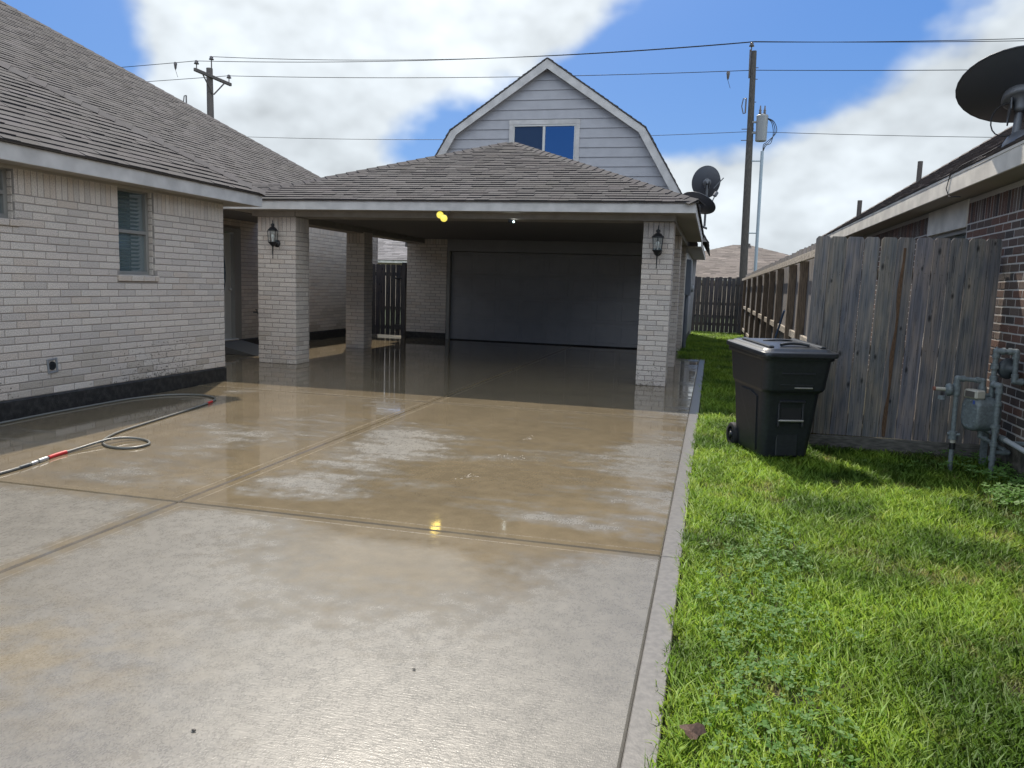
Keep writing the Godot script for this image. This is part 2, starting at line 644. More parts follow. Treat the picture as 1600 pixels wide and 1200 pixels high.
func film_at(x: float, z: float) -> float:
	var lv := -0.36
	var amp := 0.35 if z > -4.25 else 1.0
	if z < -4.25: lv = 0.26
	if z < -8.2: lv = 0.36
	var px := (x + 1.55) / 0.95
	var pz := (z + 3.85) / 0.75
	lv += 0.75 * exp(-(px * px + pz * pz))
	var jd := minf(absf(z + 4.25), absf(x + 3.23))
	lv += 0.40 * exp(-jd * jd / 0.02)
	# patches of thinner film, their paler colour standing in for sky reflections
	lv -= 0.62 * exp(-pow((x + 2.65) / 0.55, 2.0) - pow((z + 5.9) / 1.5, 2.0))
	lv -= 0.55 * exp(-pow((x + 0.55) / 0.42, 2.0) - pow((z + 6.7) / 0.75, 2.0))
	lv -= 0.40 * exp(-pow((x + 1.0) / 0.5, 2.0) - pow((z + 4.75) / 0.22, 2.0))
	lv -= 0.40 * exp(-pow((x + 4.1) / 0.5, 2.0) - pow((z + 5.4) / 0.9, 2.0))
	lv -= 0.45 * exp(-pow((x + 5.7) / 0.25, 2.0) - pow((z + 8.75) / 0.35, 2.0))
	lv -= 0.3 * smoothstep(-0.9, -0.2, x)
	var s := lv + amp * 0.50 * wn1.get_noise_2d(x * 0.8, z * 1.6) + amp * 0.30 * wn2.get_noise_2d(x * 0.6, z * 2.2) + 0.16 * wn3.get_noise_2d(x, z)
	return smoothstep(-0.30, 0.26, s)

func slab_material(x0: float, x1: float, z0: float, z1: float, res: int, bump_res: int, sd: int) -> StandardMaterial3D:
	var al := PackedByteArray()
	var ro := PackedByteArray()
	var ma := PackedByteArray()
	al.resize(res * res * 3)
	ro.resize(res * res)
	ma.resize(res * res * 4)
	for j in res:
		var z := lerpf(z0, z1, (j + 0.5) / res)
		for q in res:
			var x := lerpf(x0, x1, (q + 0.5) / res)
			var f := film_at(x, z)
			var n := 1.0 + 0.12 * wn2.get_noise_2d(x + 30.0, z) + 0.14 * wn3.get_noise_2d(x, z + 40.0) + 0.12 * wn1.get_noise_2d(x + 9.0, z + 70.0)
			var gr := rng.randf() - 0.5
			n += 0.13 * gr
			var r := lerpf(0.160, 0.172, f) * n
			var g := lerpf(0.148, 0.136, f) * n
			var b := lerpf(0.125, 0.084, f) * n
			var rx := x + 2.55
			var rz := (z + 2.25)
			var rust := exp(-(rx * rx * 2.2 + rz * rz * 5.0)) * clampf(0.5 + 1.4 * wn2.get_noise_2d(x * 2.0, z * 2.0 + 9.0), 0.0, 1.0)
			r += 0.02 * rust
			b -= 0.03 * rust
			var k := j * res + q
			var jd := minf(absf(z + 4.25), minf(absf(x + 3.23), absf(z + 8.92)))
			if jd < 0.07: f = maxf(f, 0.8)
			elif jd < 0.082: f = 0.0
			al[k * 3] = int(255.0 * pow(clampf(r, 0.0, 1.0), 0.4545))
			al[k * 3 + 1] = int(255.0 * pow(clampf(g, 0.0, 1.0), 0.4545))
			al[k * 3 + 2] = int(255.0 * pow(clampf(b, 0.0, 1.0), 0.4545))
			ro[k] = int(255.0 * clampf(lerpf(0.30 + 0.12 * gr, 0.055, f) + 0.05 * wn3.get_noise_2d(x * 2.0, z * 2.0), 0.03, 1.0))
			ma[k * 4] = 128
			ma[k * 4 + 1] = 128
			ma[k * 4 + 2] = 128
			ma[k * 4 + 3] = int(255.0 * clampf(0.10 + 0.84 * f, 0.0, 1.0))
	var m := StandardMaterial3D.new()
	m.albedo_texture = ImageTexture.create_from_image(Image.create_from_data(res, res, false, Image.FORMAT_RGB8, al))
	m.roughness = 1.0
	m.roughness_texture = ImageTexture.create_from_image(Image.create_from_data(res, res, false, Image.FORMAT_L8, ro))
	m.roughness_texture_channel = BaseMaterial3D.TEXTURE_CHANNEL_RED
	m.metallic_specular = 0.5
	var h := noise(sd, 0.30, 3).get_image(bump_res, bump_res)
	h.convert(Image.FORMAT_RGBA8)
	# broom strokes across the drive
	var st := noise(sd + 50, 0.22, 2).get_image(bump_res / 8, bump_res)
	st.convert(Image.FORMAT_RGBA8)
	var sd2 := st.get_data()
	for q in range(3, sd2.size(), 4): sd2[q] = 110
	st = Image.create_from_data(bump_res / 8, bump_res, false, Image.FORMAT_RGBA8, sd2)
	st.resize(bump_res, bump_res, Image.INTERPOLATE_CUBIC)
	h.blend_rect(st, Rect2i(0, 0, bump_res, bump_res), Vector2i.ZERO)
	var a := Image.create_from_data(res, res, false, Image.FORMAT_RGBA8, ma)
	a.resize(bump_res, bump_res, Image.INTERPOLATE_CUBIC)
	h.blend_rect(a, Rect2i(0, 0, bump_res, bump_res), Vector2i.ZERO)
	m.heightmap_enabled = true
	m.heightmap_texture = ImageTexture.create_from_image(h)
	m.heightmap_scale = 0.11
	m.texture_repeat = false
	return m

func slab(parent: Node3D, x0: float, x1: float, z0: float, z1: float, m: Material, called := "concrete_slab", gap := 0.0065) -> void:
	var mb := MB.new()
	var b := 0.009 if gap > 0.005 else 0.004
	var X0 := x0 + gap
	var X1 := x1 - gap
	var Z0 := z0 + gap
	var Z1 := z1 - gap
	var f := func(x: float, z: float) -> Vector2: return Vector2((x - x0) / (x1 - x0), (z - z0) / (z1 - z0))
	var top := [Vector3(X0 + b, 0, Z1 - b), Vector3(X1 - b, 0, Z1 - b), Vector3(X1 - b, 0, Z0 + b), Vector3(X0 + b, 0, Z0 + b)]
	var mid := [Vector3(X0, -b, Z1), Vector3(X1, -b, Z1), Vector3(X1, -b, Z0), Vector3(X0, -b, Z0)]
	var uvt: Array = []
	for p in top: uvt.append(f.call(p.x, p.z))
	mb.quad(top[0], top[1], top[2], top[3], Color.WHITE, uvt)
	var dn := Vector3(0, -0.1, 0)
	for k in 4:
		var l := (k + 1) % 4
		mb.quad(mid[k], mid[l], top[l], top[k], Color.WHITE, [f.call(mid[k].x, mid[k].z), f.call(mid[l].x, mid[l].z), uvt[l], uvt[k]])
		mb.quad(mid[k] + dn, mid[l] + dn, mid[l], mid[k], Color.WHITE, [uvt[k], uvt[l], uvt[l], uvt[k]])
	part(parent, called, mb.mesh(), m)

func build_driveway() -> void:
	var d := Node3D.new()
	d.name = numbered("driveway")
	add_child(d, true)
	tag(d, "wet tan concrete driveway in jointed slabs", "", "", "structure")
	var J := -3.23
	var E := -0.185
	var T1 := -4.25
	var T2 := -8.92
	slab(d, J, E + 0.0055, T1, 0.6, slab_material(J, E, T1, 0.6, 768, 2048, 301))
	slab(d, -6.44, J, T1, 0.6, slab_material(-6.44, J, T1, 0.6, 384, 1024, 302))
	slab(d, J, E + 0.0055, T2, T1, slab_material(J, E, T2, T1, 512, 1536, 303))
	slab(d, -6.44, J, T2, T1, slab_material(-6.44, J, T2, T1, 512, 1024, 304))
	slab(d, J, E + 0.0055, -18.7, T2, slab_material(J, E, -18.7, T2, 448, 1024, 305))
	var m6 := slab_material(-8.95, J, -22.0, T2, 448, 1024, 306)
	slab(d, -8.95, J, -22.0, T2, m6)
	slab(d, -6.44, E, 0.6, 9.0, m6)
	var sm := tri(mat(0.205, 0.19, 0.168, 0.32), grey(512, 62, 0.03, 5, 0.8, 1.0), Vector3.ONE * 1.3, M.fine, 0.04)
	for z in [[T1, 0.6], [T2, T1], [-18.7, T2], [0.6, 9.0]]:
		slab(d, E, -0.075, z[0], z[1], sm, "border_strip", 0.0015)
	# silty wet floor of the joints
	var mb := MB.new()
	mb.bx(Vector3(-9.0, -0.09, -22.0), Vector3(-0.1, -0.016, 9.0))
	var res: Array = []
	for e in [[-1.61, -7.19, 0.05], [-1.59, -6.35, 0.07], [-1.70, -5.56, 0.05]]:
		for q in 22:
			res.append([Vector3(e[0] + rng.randfn() * e[2], 0.0012, e[1] + rng.randfn() * e[2]), rng.randf_range(0.003, 0.009)])
	var rm := MB.new()
	for e in res:
		var pp: Array = []
		for k in 7:
			var an := TAU * k / 7.0
			pp.append(e[0] + Vector3(cos(an), 0, -sin(an)) * e[1] * rng.randf_range(0.4, 1.0))
		rm.poly(pp)
	tag(part(d, "pale_residue", rm.mesh(), mat(0.45, 0.42, 0.38, 0.7)), "", "", "", "stuff")
	part(d, "joint_filler", mb.mesh(), mat(0.09, 0.062, 0.042, 0.25))

# ---------------------------------------------------------------- lawn
func blade(mb: MB, root: Vector3, h: float, w: float, lean: Vector3, face: float, col: Color) -> void:
	var s := Vector3(cos(face), 0, sin(face)) * w * 0.5
	var m := root + Vector3.UP * h * 0.55 + lean * 0.35
	var tip := root + Vector3.UP * h * 0.85 + lean
	var k := mb.v.size()
	var nn := Vector3(-sin(face) * 0.35, 1.0, cos(face) * 0.35).normalized()
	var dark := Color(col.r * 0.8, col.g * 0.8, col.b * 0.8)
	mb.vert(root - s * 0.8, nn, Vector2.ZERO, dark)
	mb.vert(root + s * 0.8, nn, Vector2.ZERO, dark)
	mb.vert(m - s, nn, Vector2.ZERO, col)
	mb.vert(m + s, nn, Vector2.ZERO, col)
	mb.vert(tip, nn, Vector2.ZERO, col)
	for e in [0, 2, 1, 1, 2, 3, 2, 4, 3]:
		mb.i.append(k + e)

func scatter(called: String, m: Mesh, mt: Material, xf: Array, cols: Array, label := "") -> void:
	var mm := MultiMesh.new()
	mm.transform_format = MultiMesh.TRANSFORM_3D
	mm.use_colors = true
	mm.mesh = m
	mm.instance_count = xf.size()
	for k in xf.size():
		mm.set_instance_transform(k, xf[k])
		mm.set_instance_color(k, cols[k])
	var o := MultiMeshInstance3D.new()
	o.name = numbered(called)
	o.multimesh = mm
	o.material_override = mt
	add_child(o, true)
	tag(o, label, "", "", "stuff")

var lawn_noise := noise(401, 0.9, 3)
var lawn_fine := noise(402, 3.5, 2)

func clover_at(x: float, z: float) -> float:
	var v := lawn_noise.get_noise_2d(x * 1.3 + 20.0, z * 1.3)
	var edge := exp(-pow((x - 0.30) / 0.30, 2.0)) * smoothstep(-6.0, -4.2, z)
	var wall := exp(-pow((x - 2.5) / 0.45, 2.0)) * exp(-pow((z + 6.9) / 0.9, 2.0))
	return v * 0.7 + edge * 0.75 + wall * 0.8

func build_lawn() -> void:
	var mb := MB.new()
	var steps := 24
	var zs := 60
	for a in steps:
		for b in zs:
			var x0 := -0.083 + 2.62 * a / steps
			var x1 := -0.083 + 2.62 * (a + 1) / steps
			var z0 := 5.0 - 34.0 * b / zs
			var z1 := 5.0 - 34.0 * (b + 1) / zs
			var hh := func(x: float, z: float) -> float: return -0.028 + 0.018 * lawn_noise.get_noise_2d(x, z) if x > -0.05 else -0.04
			mb.quad(Vector3(x0, hh.call(x0, z0), z0), Vector3(x1, hh.call(x1, z0), z0), Vector3(x1, hh.call(x1, z1), z1), Vector3(x0, hh.call(x0, z1), z1))
	var soil := part(self, "lawn_soil", mb.mesh(), tri(mat(0.075, 0.068, 0.03, 1.0), grey(512, 71, 0.05, 5, 0.4, 1.0), Vector3.ONE * 1.5))
	tag(soil, "", "", "", "structure")
	var g := StandardMaterial3D.new()
	g.vertex_color_use_as_albedo = true
	g.roughness = 0.55
	g.metallic_specular = 0.4
	g.backlight_enabled = true
	g.backlight = Color(1.0, 1.0, 1.0)
	# six kinds of tuft
	var tufts: Array = []
	for k in 7:
		var t := MB.new()
		for q in (13 if k < 5 else 9):
			var r := 0.045 * sqrt(rng.randf())
			var a := rng.randf() * TAU
			var h := rng.randf_range(0.018, 0.040) if rng.randf() < 0.6 else rng.randf_range(0.04, 0.072)
			var la := rng.randf() * TAU
			var lean := Vector3(cos(la), 0, sin(la)) * h * rng.randf_range(0.2, 1.1)
			var cg := rng.randf_range(0.6, 1.35)
			var col := Color(cg, cg, cg * rng.randf_range(0.7, 1.1))
			if rng.randf() < 0.13: col = Color(2.0, 1.15, 2.6)
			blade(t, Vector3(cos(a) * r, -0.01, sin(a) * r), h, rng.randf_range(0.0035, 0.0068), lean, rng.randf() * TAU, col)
		tufts.append(t.mesh())
	var xf: Array = []
	var cl: Array = []
	for k in 7:
		xf.append([])
		cl.append([])
	var zone := func(n: int, xa: float, xb: float, za: float, zb: float, sc: float) -> void:
		for q in n:
			var x := rng.randf_range(xa, xb)
			var z := rng.randf_range(za, zb)
			if x > 2.52: continue
			var cv := clover_at(x, z)
			if cv > 0.42 and rng.randf() < 0.3: continue
			var dry := lawn_fine.get_noise_2d(x, z) * 0.6 + lawn_noise.get_noise_2d(x + 60.0, z) * 0.6 + (x - 1.3) * 0.10
			if dry > 0.2 and rng.randf() < 0.45: continue
			var s := sc * rng.randf_range(0.65, 1.25) * (0.85 if dry > 0.2 else 1.0)
			if x < 0.0: s *= 0.9
			var c := Color(0.22, 0.41, 0.048)
			c = c.lerp(Color(0.40, 0.55, 0.075), rng.randf())
			c = c.lerp(Color(0.09, 0.18, 0.03), clampf(0.5 - 1.4 * lawn_noise.get_noise_2d(x - 9.0, z) - (0.3 if x < 0.5 else 0.0), 0.0, 0.9))
			if dry > 0.10: c = c.lerp(Color(0.40, 0.33, 0.15), clampf((dry - 0.10) * 2.2, 0.0, 0.85) * rng.randf())
			var k := rng.randi_range(0, 6)
			var y := -0.022 + 0.018 * lawn_noise.get_noise_2d(x, z)
			if x < -0.05: y = 0.0
			xf[k].append(Transform3D(Basis(Vector3.UP, rng.randf() * TAU).scaled(Vector3(s, s * rng.randf_range(0.8, 1.25), s)), Vector3(x, y, z)))
			cl[k].append(c)
	zone.call(15000, -0.015, 2.3, -4.6, -1.4, 1.0)
	zone.call(13000, -0.02, 2.52, -8.4, -4.6, 1.1)
	zone.call(900, -0.055, 0.02, -9.0, -1.8, 1.0)
	zone.call(260, -0.075, -0.03, -9.0, -1.8, 1.0)
	zone.call(9000, -0.03, 1.05, -17.0, -8.4, 1.3)
	zone.call(6000, -0.65, 1.05, -28.0, -17.0, 1.6)
	zone.call(2500, -0.07, 2.5, -1.4, 1.5, 1.2)
	for k in 7:
		scatter("grass", tufts[k], g, xf[k], cl[k], "short green lawn grass beside the driveway")
	# clover: three round leaflets on a stalk
	var c := MB.new()
	for q in 3:
		var a := TAU * q / 3.0
		var d := Vector3(cos(a), 0, sin(a))
		var e := Vector3(-sin(a), 0, cos(a))
		var o := Vector3(0, 0.04, 0)
		var p := [o, o + d * 0.006 - e * 0.005 + Vector3.UP * 0.002, o + d * 0.013 - e * 0.006 + Vector3.UP * 0.004, o + d * 0.015 + Vector3.UP * 0.002, o + d * 0.013 + e * 0.006 + Vector3.UP * 0.004, o + d * 0.006 + e * 0.005 + Vector3.UP * 0.002]
		p.reverse()
		c.poly(p)
	blade(c, Vector3(0, -0.01, 0), 0.06, 0.002, Vector3.ZERO, 0.3, Color(0.8, 0.8, 0.6))
	var cx: Array = []
	var cc: Array = []
	var tries := 0
	while cx.size() < 1500 and tries < 60000:
		tries += 1
		var x := rng.randf_range(0.02, 2.5)
		var z := rng.randf_range(-8.0, -1.6)
		if clover_at(x, z) + rng.randf_range(-0.35, 0.15) < 0.42: continue
		var s := rng.randf_range(0.7, 1.5) * (1.7 if x > 2.0 and z < -5.5 else 1.0)
		cx.append(Transform3D((Basis(Vector3.UP, rng.randf() * TAU) * Basis(Vector3.RIGHT, rng.randf_range(-0.5, 0.5))).scaled(Vector3.ONE * s), Vector3(x, -0.012, z)))
		cc.append(Color(0.12, 0.25, 0.05).lerp(Color(0.24, 0.38, 0.13), rng.randf() * rng.randf()))
	scatter("clover", c.mesh(), g, cx, cc, "small clover plants growing through the lawn")
	# fallen leaf
	var lf := MB.new()
	var pts: Array = []
	for q in 12:
		var a := TAU * q / 12.0
		var r := 0.030 * (1.0 + 0.25 * sin(a * 3.0) + (0.3 if q == 0 else 0.0))
		pts.append(Vector3(cos(a) * r * 1.2, 0.010 * sin(a * 2.0), -sin(a) * r))
	for q in 12:
		lf.tri(Vector3(0, -0.006, 0), pts[q], pts[(q + 1) % 12])
		lf.tri(Vector3(0, -0.007, 0), pts[(q + 1) % 12] - Vector3.UP * 0.001, pts[q] - Vector3.UP * 0.001)
	var leaf := part(self, "dry_leaf", lf.mesh(), tri(mat(0.16, 0.09, 0.06, 0.8), grey(128, 77, 0.1, 3, 0.5, 1.0), Vector3.ONE * 8), Transform3D(Basis(Vector3.RIGHT, 0.35), Vector3(0.02, 0.045, -2.46)))
	tag(leaf, "curled brown dry leaf lying in the grass at the driveway edge", "leaf")

# ---------------------------------------------------------------- house on the left
func window_unit(h: Node3D, o: Vector3, nrm: Vector3, w: float, ht: float, blinds: bool) -> void:
	# o is the lower corner of the opening at the outer face of the frame
	var along := Vector3.UP.cross(nrm)
	var bas := Basis(along, Vector3.UP, nrm)
	var X := Transform3D(bas, o)
	var f := MB.new()
	var t := 0.045
	f.box(X * Transform3D(Basis(), Vector3(w * 0.5, t * 0.5, -0.03)), Vector3(w, t, 0.06), 0.004)
	f.box(X * Transform3D(Basis(), Vector3(w * 0.5, ht - t * 0.5, -0.03)), Vector3(w, t, 0.06), 0.004)
	f.box(X * Transform3D(Basis(), Vector3(t * 0.5, ht * 0.5, -0.03)), Vector3(t, ht - 2 * t, 0.06), 0.004)
	f.box(X * Transform3D(Basis(), Vector3(w - t * 0.5, ht * 0.5, -0.03)), Vector3(t, ht - 2 * t, 0.06), 0.004)
	var win := part(h, "window", f.mesh(), M.frame)
	var s := MB.new()
	s.box(X * Transform3D(Basis(), Vector3(w * 0.5, ht * 0.5, -0.022)), Vector3(w - 2 * t, 0.04, 0.05), 0.004)
	part(win, "meeting_rail", s.mesh(), M.frame)
	for k in 2:
		var p := MB.new()
		var y0 := t if k == 0 else ht * 0.5 + 0.02
		var y1 := ht * 0.5 - 0.02 if k == 0 else ht - t
		p.box(X * Transform3D(Basis(), Vector3(w * 0.5, (y0 + y1) * 0.5, -0.035 - 0.012 * k)), Vector3(w - 2 * t, y1 - y0, 0.004))
		part(win, "pane", p.mesh(), M.glass)
	if blinds:
		var n := int((ht - 0.1) / 0.045)
		for k in n:
			var b := MB.new()
			b.box(Transform3D(Basis(Vector3.RIGHT, -0.5), Vector3.ZERO), Vector3(w - 2 * t - 0.02, 0.003, 0.044))
			part(win, "blind_slat", b.mesh(), M.blind, X * Transform3D(Basis(), Vector3(w * 0.5, t + 0.03 + k * 0.045, -0.10)))
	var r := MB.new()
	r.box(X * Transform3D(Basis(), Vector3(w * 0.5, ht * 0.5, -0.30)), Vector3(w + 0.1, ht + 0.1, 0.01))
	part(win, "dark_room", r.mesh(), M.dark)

var shingle_base := Color(0.058, 0.053, 0.057)

func build_house() -> void:
	var h := thing("brick_house", "pale brick house with dark shingle roof and hip along the driveway", "house", Vector3.ZERO)
	# --- wing along the driveway
	var zf := -9.56
	var zn := 1.0
	var L := zn - zf
	var o := Vector3(-6.47, 0.19, zn)
	var op := [[zn + 7.60, zn + 8.19, 1.41 - 0.19, 3.0], [zn + 5.0, zn + 6.25, 1.91 - 0.19, 3.0]]
	var wall := part(h, "wall", wall_body(o, Vector3.RIGHT, L, 2.30, 0.11, op), M.mortar)
	# sills: rows of bricks under both windows
	for e in [[7.60, 8.19, 1.345], [5.0, 6.25, 1.845]]:
		op.append([zn + e[0] - 0.04, zn + e[1] + 0.04, e[2] - 0.19, e[2] - 0.19 + 0.066])
	bricks(wall, o, Vector3.RIGHT, L, 26, 0.0752, 0.272, op, 0.247, 300, light_tones, light_stain, 0.0, 0.0, true)
	var ms: Array = []
	for q in 2600:
		var zz := rng.randf_range(-9.5, -4.5)
		var yy := 0.2 + 0.42 * pow(rng.randf(), 2.2)
		var dens := 0.10 + 1.1 * exp(-pow((zz + 8.35) / 0.55, 2.0)) + 0.35 * mould.get_noise_2d(zz * 1.5, 3.0)
		if rng.randf() < dens:
			ms.append([Vector3(-6.4665 + rng.randf() * 0.001, yy, zz), rng.randf_range(0.002, 0.009)])
	specks(wall, "mould_stain", ms, Vector3.RIGHT, mat(0.085, 0.075, 0.062, 0.9))
	for e in [[7.60, 8.19, 1.345], [5.0, 6.25, 1.845]]:
		var a: float = e[0] - 0.04
		var cnt := 0
		while a < e[1] + 0.03:
			var w := minf(0.20, e[1] + 0.04 - a)
			var mb := MB.new()
			mb.box(Transform3D(Basis(Vector3.BACK, -0.10), Vector3.ZERO), Vector3(0.12, 0.062, w - 0.01), 0.005, light_tones[(cnt * 2 + 3) % 6])
			part(wall, "sill_brick", mb.mesh(), M.brick, Transform3D(Basis(), Vector3(-6.505, e[2] + 0.034, -a - w * 0.5)))
			a += w
			cnt += 1
	# returns of the openings
	for e in [[-8.19, 1.41, 13], [-6.25, 1.91, 6]]:
		bricks(wall, Vector3(-6.58, e[1], e[0] + 0.006), Vector3.BACK, 0.11, e[2], 0.0752, 0.3, [], 0.0, 0, light_tones, clean_tone, 0.0, 0.034)
	window_unit(h, Vector3(-6.55, 1.41, -7.60), Vector3.RIGHT, 0.585, 0.99, true)
	window_unit(h, Vector3(-6.55, 1.91, -5.0), Vector3.RIGHT, 1.245, 0.49, false)
	# end wall towards the carport
	var o2 := Vector3(-6.476, 0.19, zf)
	var ew := part(h, "end_wall", wall_body(Vector3(-6.58, 0.19, zf), Vector3.FORWARD, 2.36, 2.3, 0.1, []), M.mortar)
	bricks(ew, o2, Vector3.FORWARD, 2.46, 26, 0.0752, 0.272, [], 0.247, 0, light_tones, light_stain, 0.034)
	bpart(h, "foundation", Vector3(-8.95, -0.08, zf - 0.012), Vector3(-6.452, 0.188, zn), M.found, 0.012)
	# dryer outlet with broken flap
	var vt := MB.new()
	vt.bx(Vector3(0, -0.075, -0.065), Vector3(0.014, 0.075, -0.045), 0.003)
	vt.bx(Vector3(0, -0.075, 0.045), Vector3(0.014, 0.075, 0.065), 0.003)
	vt.bx(Vector3(0, 0.055, -0.0445), Vector3(0.013, 0.075, 0.0445), 0.003)
	vt.bx(Vector3(0, -0.075, -0.0445), Vector3(0.013, -0.055, 0.0445), 0.003)
	var v := part(h, "wall_outlet", vt.mesh(), mat(0.20, 0.21, 0.22, 0.5), Transform3D(Basis(Vector3.RIGHT, 0.08), Vector3(-6.468, 0.475, -6.6)))
	v.set_meta("label", "grey dryer outlet with dark broken opening")
	var hl := MB.new()
	hl.lathe(Transform3D(Basis(Vector3.BACK, -PI / 2), Vector3(0.001, 0, 0)), [Vector2(0.0, 0.0), Vector2(0.045, 0.0), Vector2(0.045, 0.006), Vector2(0.0, 0.005)], 14)
	part(v, "opening", hl.mesh(), M.dark)
	# eaves of the wing
	var zc := -10.06
	bpart(h, "fascia", Vector3(-6.225, 2.405, zc + 0.001), Vector3(-6.2, 2.563, zn), M.trim)
	bpart(h, "fascia", Vector3(-9.4, 2.406, zc - 0.024), Vector3(-6.2, 2.564, zc), M.trim)
	bpart(h, "soffit", Vector3(-6.58, 2.412, zc), Vector3(-6.226, 2.43, zn), M.soffit, 0.0)
	bpart(h, "soffit", Vector3(-9.0, 2.411, zc), Vector3(-6.585, 2.431, zf - 0.002), M.soffit, 0.0)
	bpart(h, "frieze", Vector3(-6.56, 2.376, zf + 0.004), Vector3(-6.475, 2.412, zn), M.soffit, 0.002)
	var roof := part(h, "roof", cyl(Vector3(-6.6, 2.47, zc + 0.4), Vector3(-6.6, 2.47, zn), 0.02, 6).mesh(), M.deck)
	var p := 0.575
	var k := sqrt(1.0 + p * p)
	var RX := 4.0
	var O := Vector3(-6.165, 2.574, zc - 0.035)
	roof_plane(roof, Vector3(-6.165, 2.574, zn), Vector3.FORWARD, Vector3(-1, p, 0) / k, [Vector2(0, 0), Vector2(zn - O.z, 0), Vector2(zn - O.z - RX, RX * k), Vector2(0, RX * k)], shingle_base, 300, Vector3(-5.0, 2.5, -6.0))
	roof_plane(roof, Vector3(O.x, O.y, O.z), Vector3.LEFT, Vector3(0, p, 1) / k, [Vector2(0, 0), Vector2(2 * RX, 0), Vector2(RX, RX * k)], shingle_base)
	ridge_caps(roof, O + Vector3(0, 0.035, 0), O + Vector3(-RX, RX * p + 0.035, RX), Color(0.088, 0.081, 0.084), 0.24)
	# --- main body
	var X := -8.95
	var z1 := -20.3
	var z0 := -9.0
	var om := Vector3(X, 0.2, z0)
	var dop := [[3.55, 4.78, 0.0, 2.14]]
	var mw := part(h, "main_wall", wall_body(om, Vector3.RIGHT, z0 - z1, 2.60, 0.11, dop), M.mortar)
	bricks(mw, om, Vector3.RIGHT, z0 - z1, 30, 0.0752, 0.272, dop, 0.247, 150, light_tones, light_stain, 0.5, 0.0, true)
	part(h, "rear_wall", wall_body(Vector3(X - 0.11, 0.2, z1), Vector3.FORWARD, 4.0, 2.35, 0.11, []), M.mortar)
	bpart(h, "foundation", Vector3(-14.0, -0.08, z1 - 0.01), Vector3(X + 0.016, 0.198, zf - 0.02), M.found, 0.01)
	# door with oval light
	var dr := part(h, "door", MB.new_box(Vector3(0.045, 2.03, 0.91), 0.004), M.door, Transform3D(Basis(), Vector3(X - 0.07, 0.2 + 1.02, -13.06)))
	for q in 2:
		var pm := MB.new()
		pm.box(Transform3D(), Vector3(0.018, 0.30, 0.28), 0.008)
		part(dr, "panel", pm.mesh(), M.door, Transform3D(Basis(), Vector3(0.026, -0.72, -0.2 + 0.4 * q)))
	var ov := MB.new()
	ov.lathe(Transform3D(Basis(Vector3.BACK, -PI / 2).scaled(Vector3(1, 2.0, 1)), Vector3(0.022, 0.25, 0)), [Vector2(0.0, 0.0), Vector2(0.27, 0.0), Vector2(0.27, 0.01), Vector2(0.22, 0.014), Vector2(0.2, 0.006), Vector2(0.0, 0.006)], 24)
	part(dr, "oval_pane", ov.mesh(), M.sky_tint)
	part(dr, "handle", MB.new_ball(0.03), M.steel, Transform3D(Basis(), Vector3(0.06, -0.05, -0.38)))
	var fr := MB.new()
	fr.bx(Vector3(X - 0.09, 0.2, -13.76), Vector3(X + 0.02, 2.34, -13.54), 0.006)
	fr.bx(Vector3(X - 0.09, 0.2, -12.58), Vector3(X + 0.02, 2.34, -12.56), 0.006)
	fr.bx(Vector3(X - 0.09, 2.25, -13.535), Vector3(X + 0.018, 2.345, -12.585), 0.006)
	part(h, "door_frame", fr.mesh(), M.frame)
	bpart(h, "threshold", Vector3(X - 0.1, 0.196, -13.6), Vector3(X + 0.06, 0.225, -12.55), M.steel)
	var hb := MB.new()
	hb.tube([Vector3(X, 0.72, -14.2), Vector3(X + 0.09, 0.72, -14.2), Vector3(X + 0.12, 0.66, -14.2)], 0.016, 8)
	hb.lathe(Transform3D(Basis(), Vector3(X + 0.075, 0.735, -14.2)), [Vector2(0.008, 0), Vector2(0.008, 0.03), Vector2(0.035, 0.035), Vector2(0.035, 0.045)], 10)
	part(h, "hose_tap", hb.mesh(), M.meterdark)
	# big roof
	var pb := 0.615
	var kb := sqrt(1.0 + pb * pb)
	var RB := 11.0
	var OB := Vector3(-8.90, 2.847, -23.88)
	bpart(h, "fascia", Vector3(-8.94, 2.70, -23.88), Vector3(-8.915, 2.84, -10.3), M.trim)
	roof_plane(roof, Vector3(-8.90, 2.847, -1.0), Vector3.FORWARD, Vector3(-1, pb, 0) / kb, [Vector2(0, 0), Vector2(22.88, 0), Vector2(22.88 - RB, RB * kb), Vector2(0, RB * kb)], shingle_base, 0, Vector3.ZERO, 0.30, 0.145)
	roof_plane(roof, OB, Vector3.LEFT, Vector3(0, pb, 1) / kb, [Vector2(0, 0), Vector2(2 * RB, 0), Vector2(RB, RB * kb)], shingle_base, 0, Vector3.ZERO, 1.0, 0.29)
	ridge_caps(roof, OB + Vector3(0, 0.02, 0), OB + Vector3(-RB, RB * pb + 0.02, RB), shingle_base, 0.26, 0.25)
	# low roof over the passage to the carport
	var pr := 0.30
	var kr := sqrt(1.0 + pr * pr)
	var run := 1.43
	roof_plane(roof, Vector3(-10.4, 2.655, -11.53), Vector3.RIGHT, Vector3(0, pr, -1) / kr, [Vector2(0, 0), Vector2(3.6, 0), Vector2(3.6, run * kr), Vector2(0, run * kr)], shingle_base)
	roof_plane(roof, Vector3(-6.8, 2.655, -11.53 - 2 * run), Vector3.LEFT, Vector3(0, pr, 1) / kr, [Vector2(0, 0), Vector2(3.6, 0), Vector2(3.6, run * kr), Vector2(0, run * kr)], shingle_base)
	ridge_caps(roof, Vector3(-9.6, 2.66 + run * pr, -11.53 - run), Vector3(-6.9, 2.66 + run * pr, -11.53 - run), shingle_base)
	bpart(h, "fascia", Vector3(-8.95, 2.51, -11.56), Vector3(-7.0, 2.645, -11.535), M.trim)
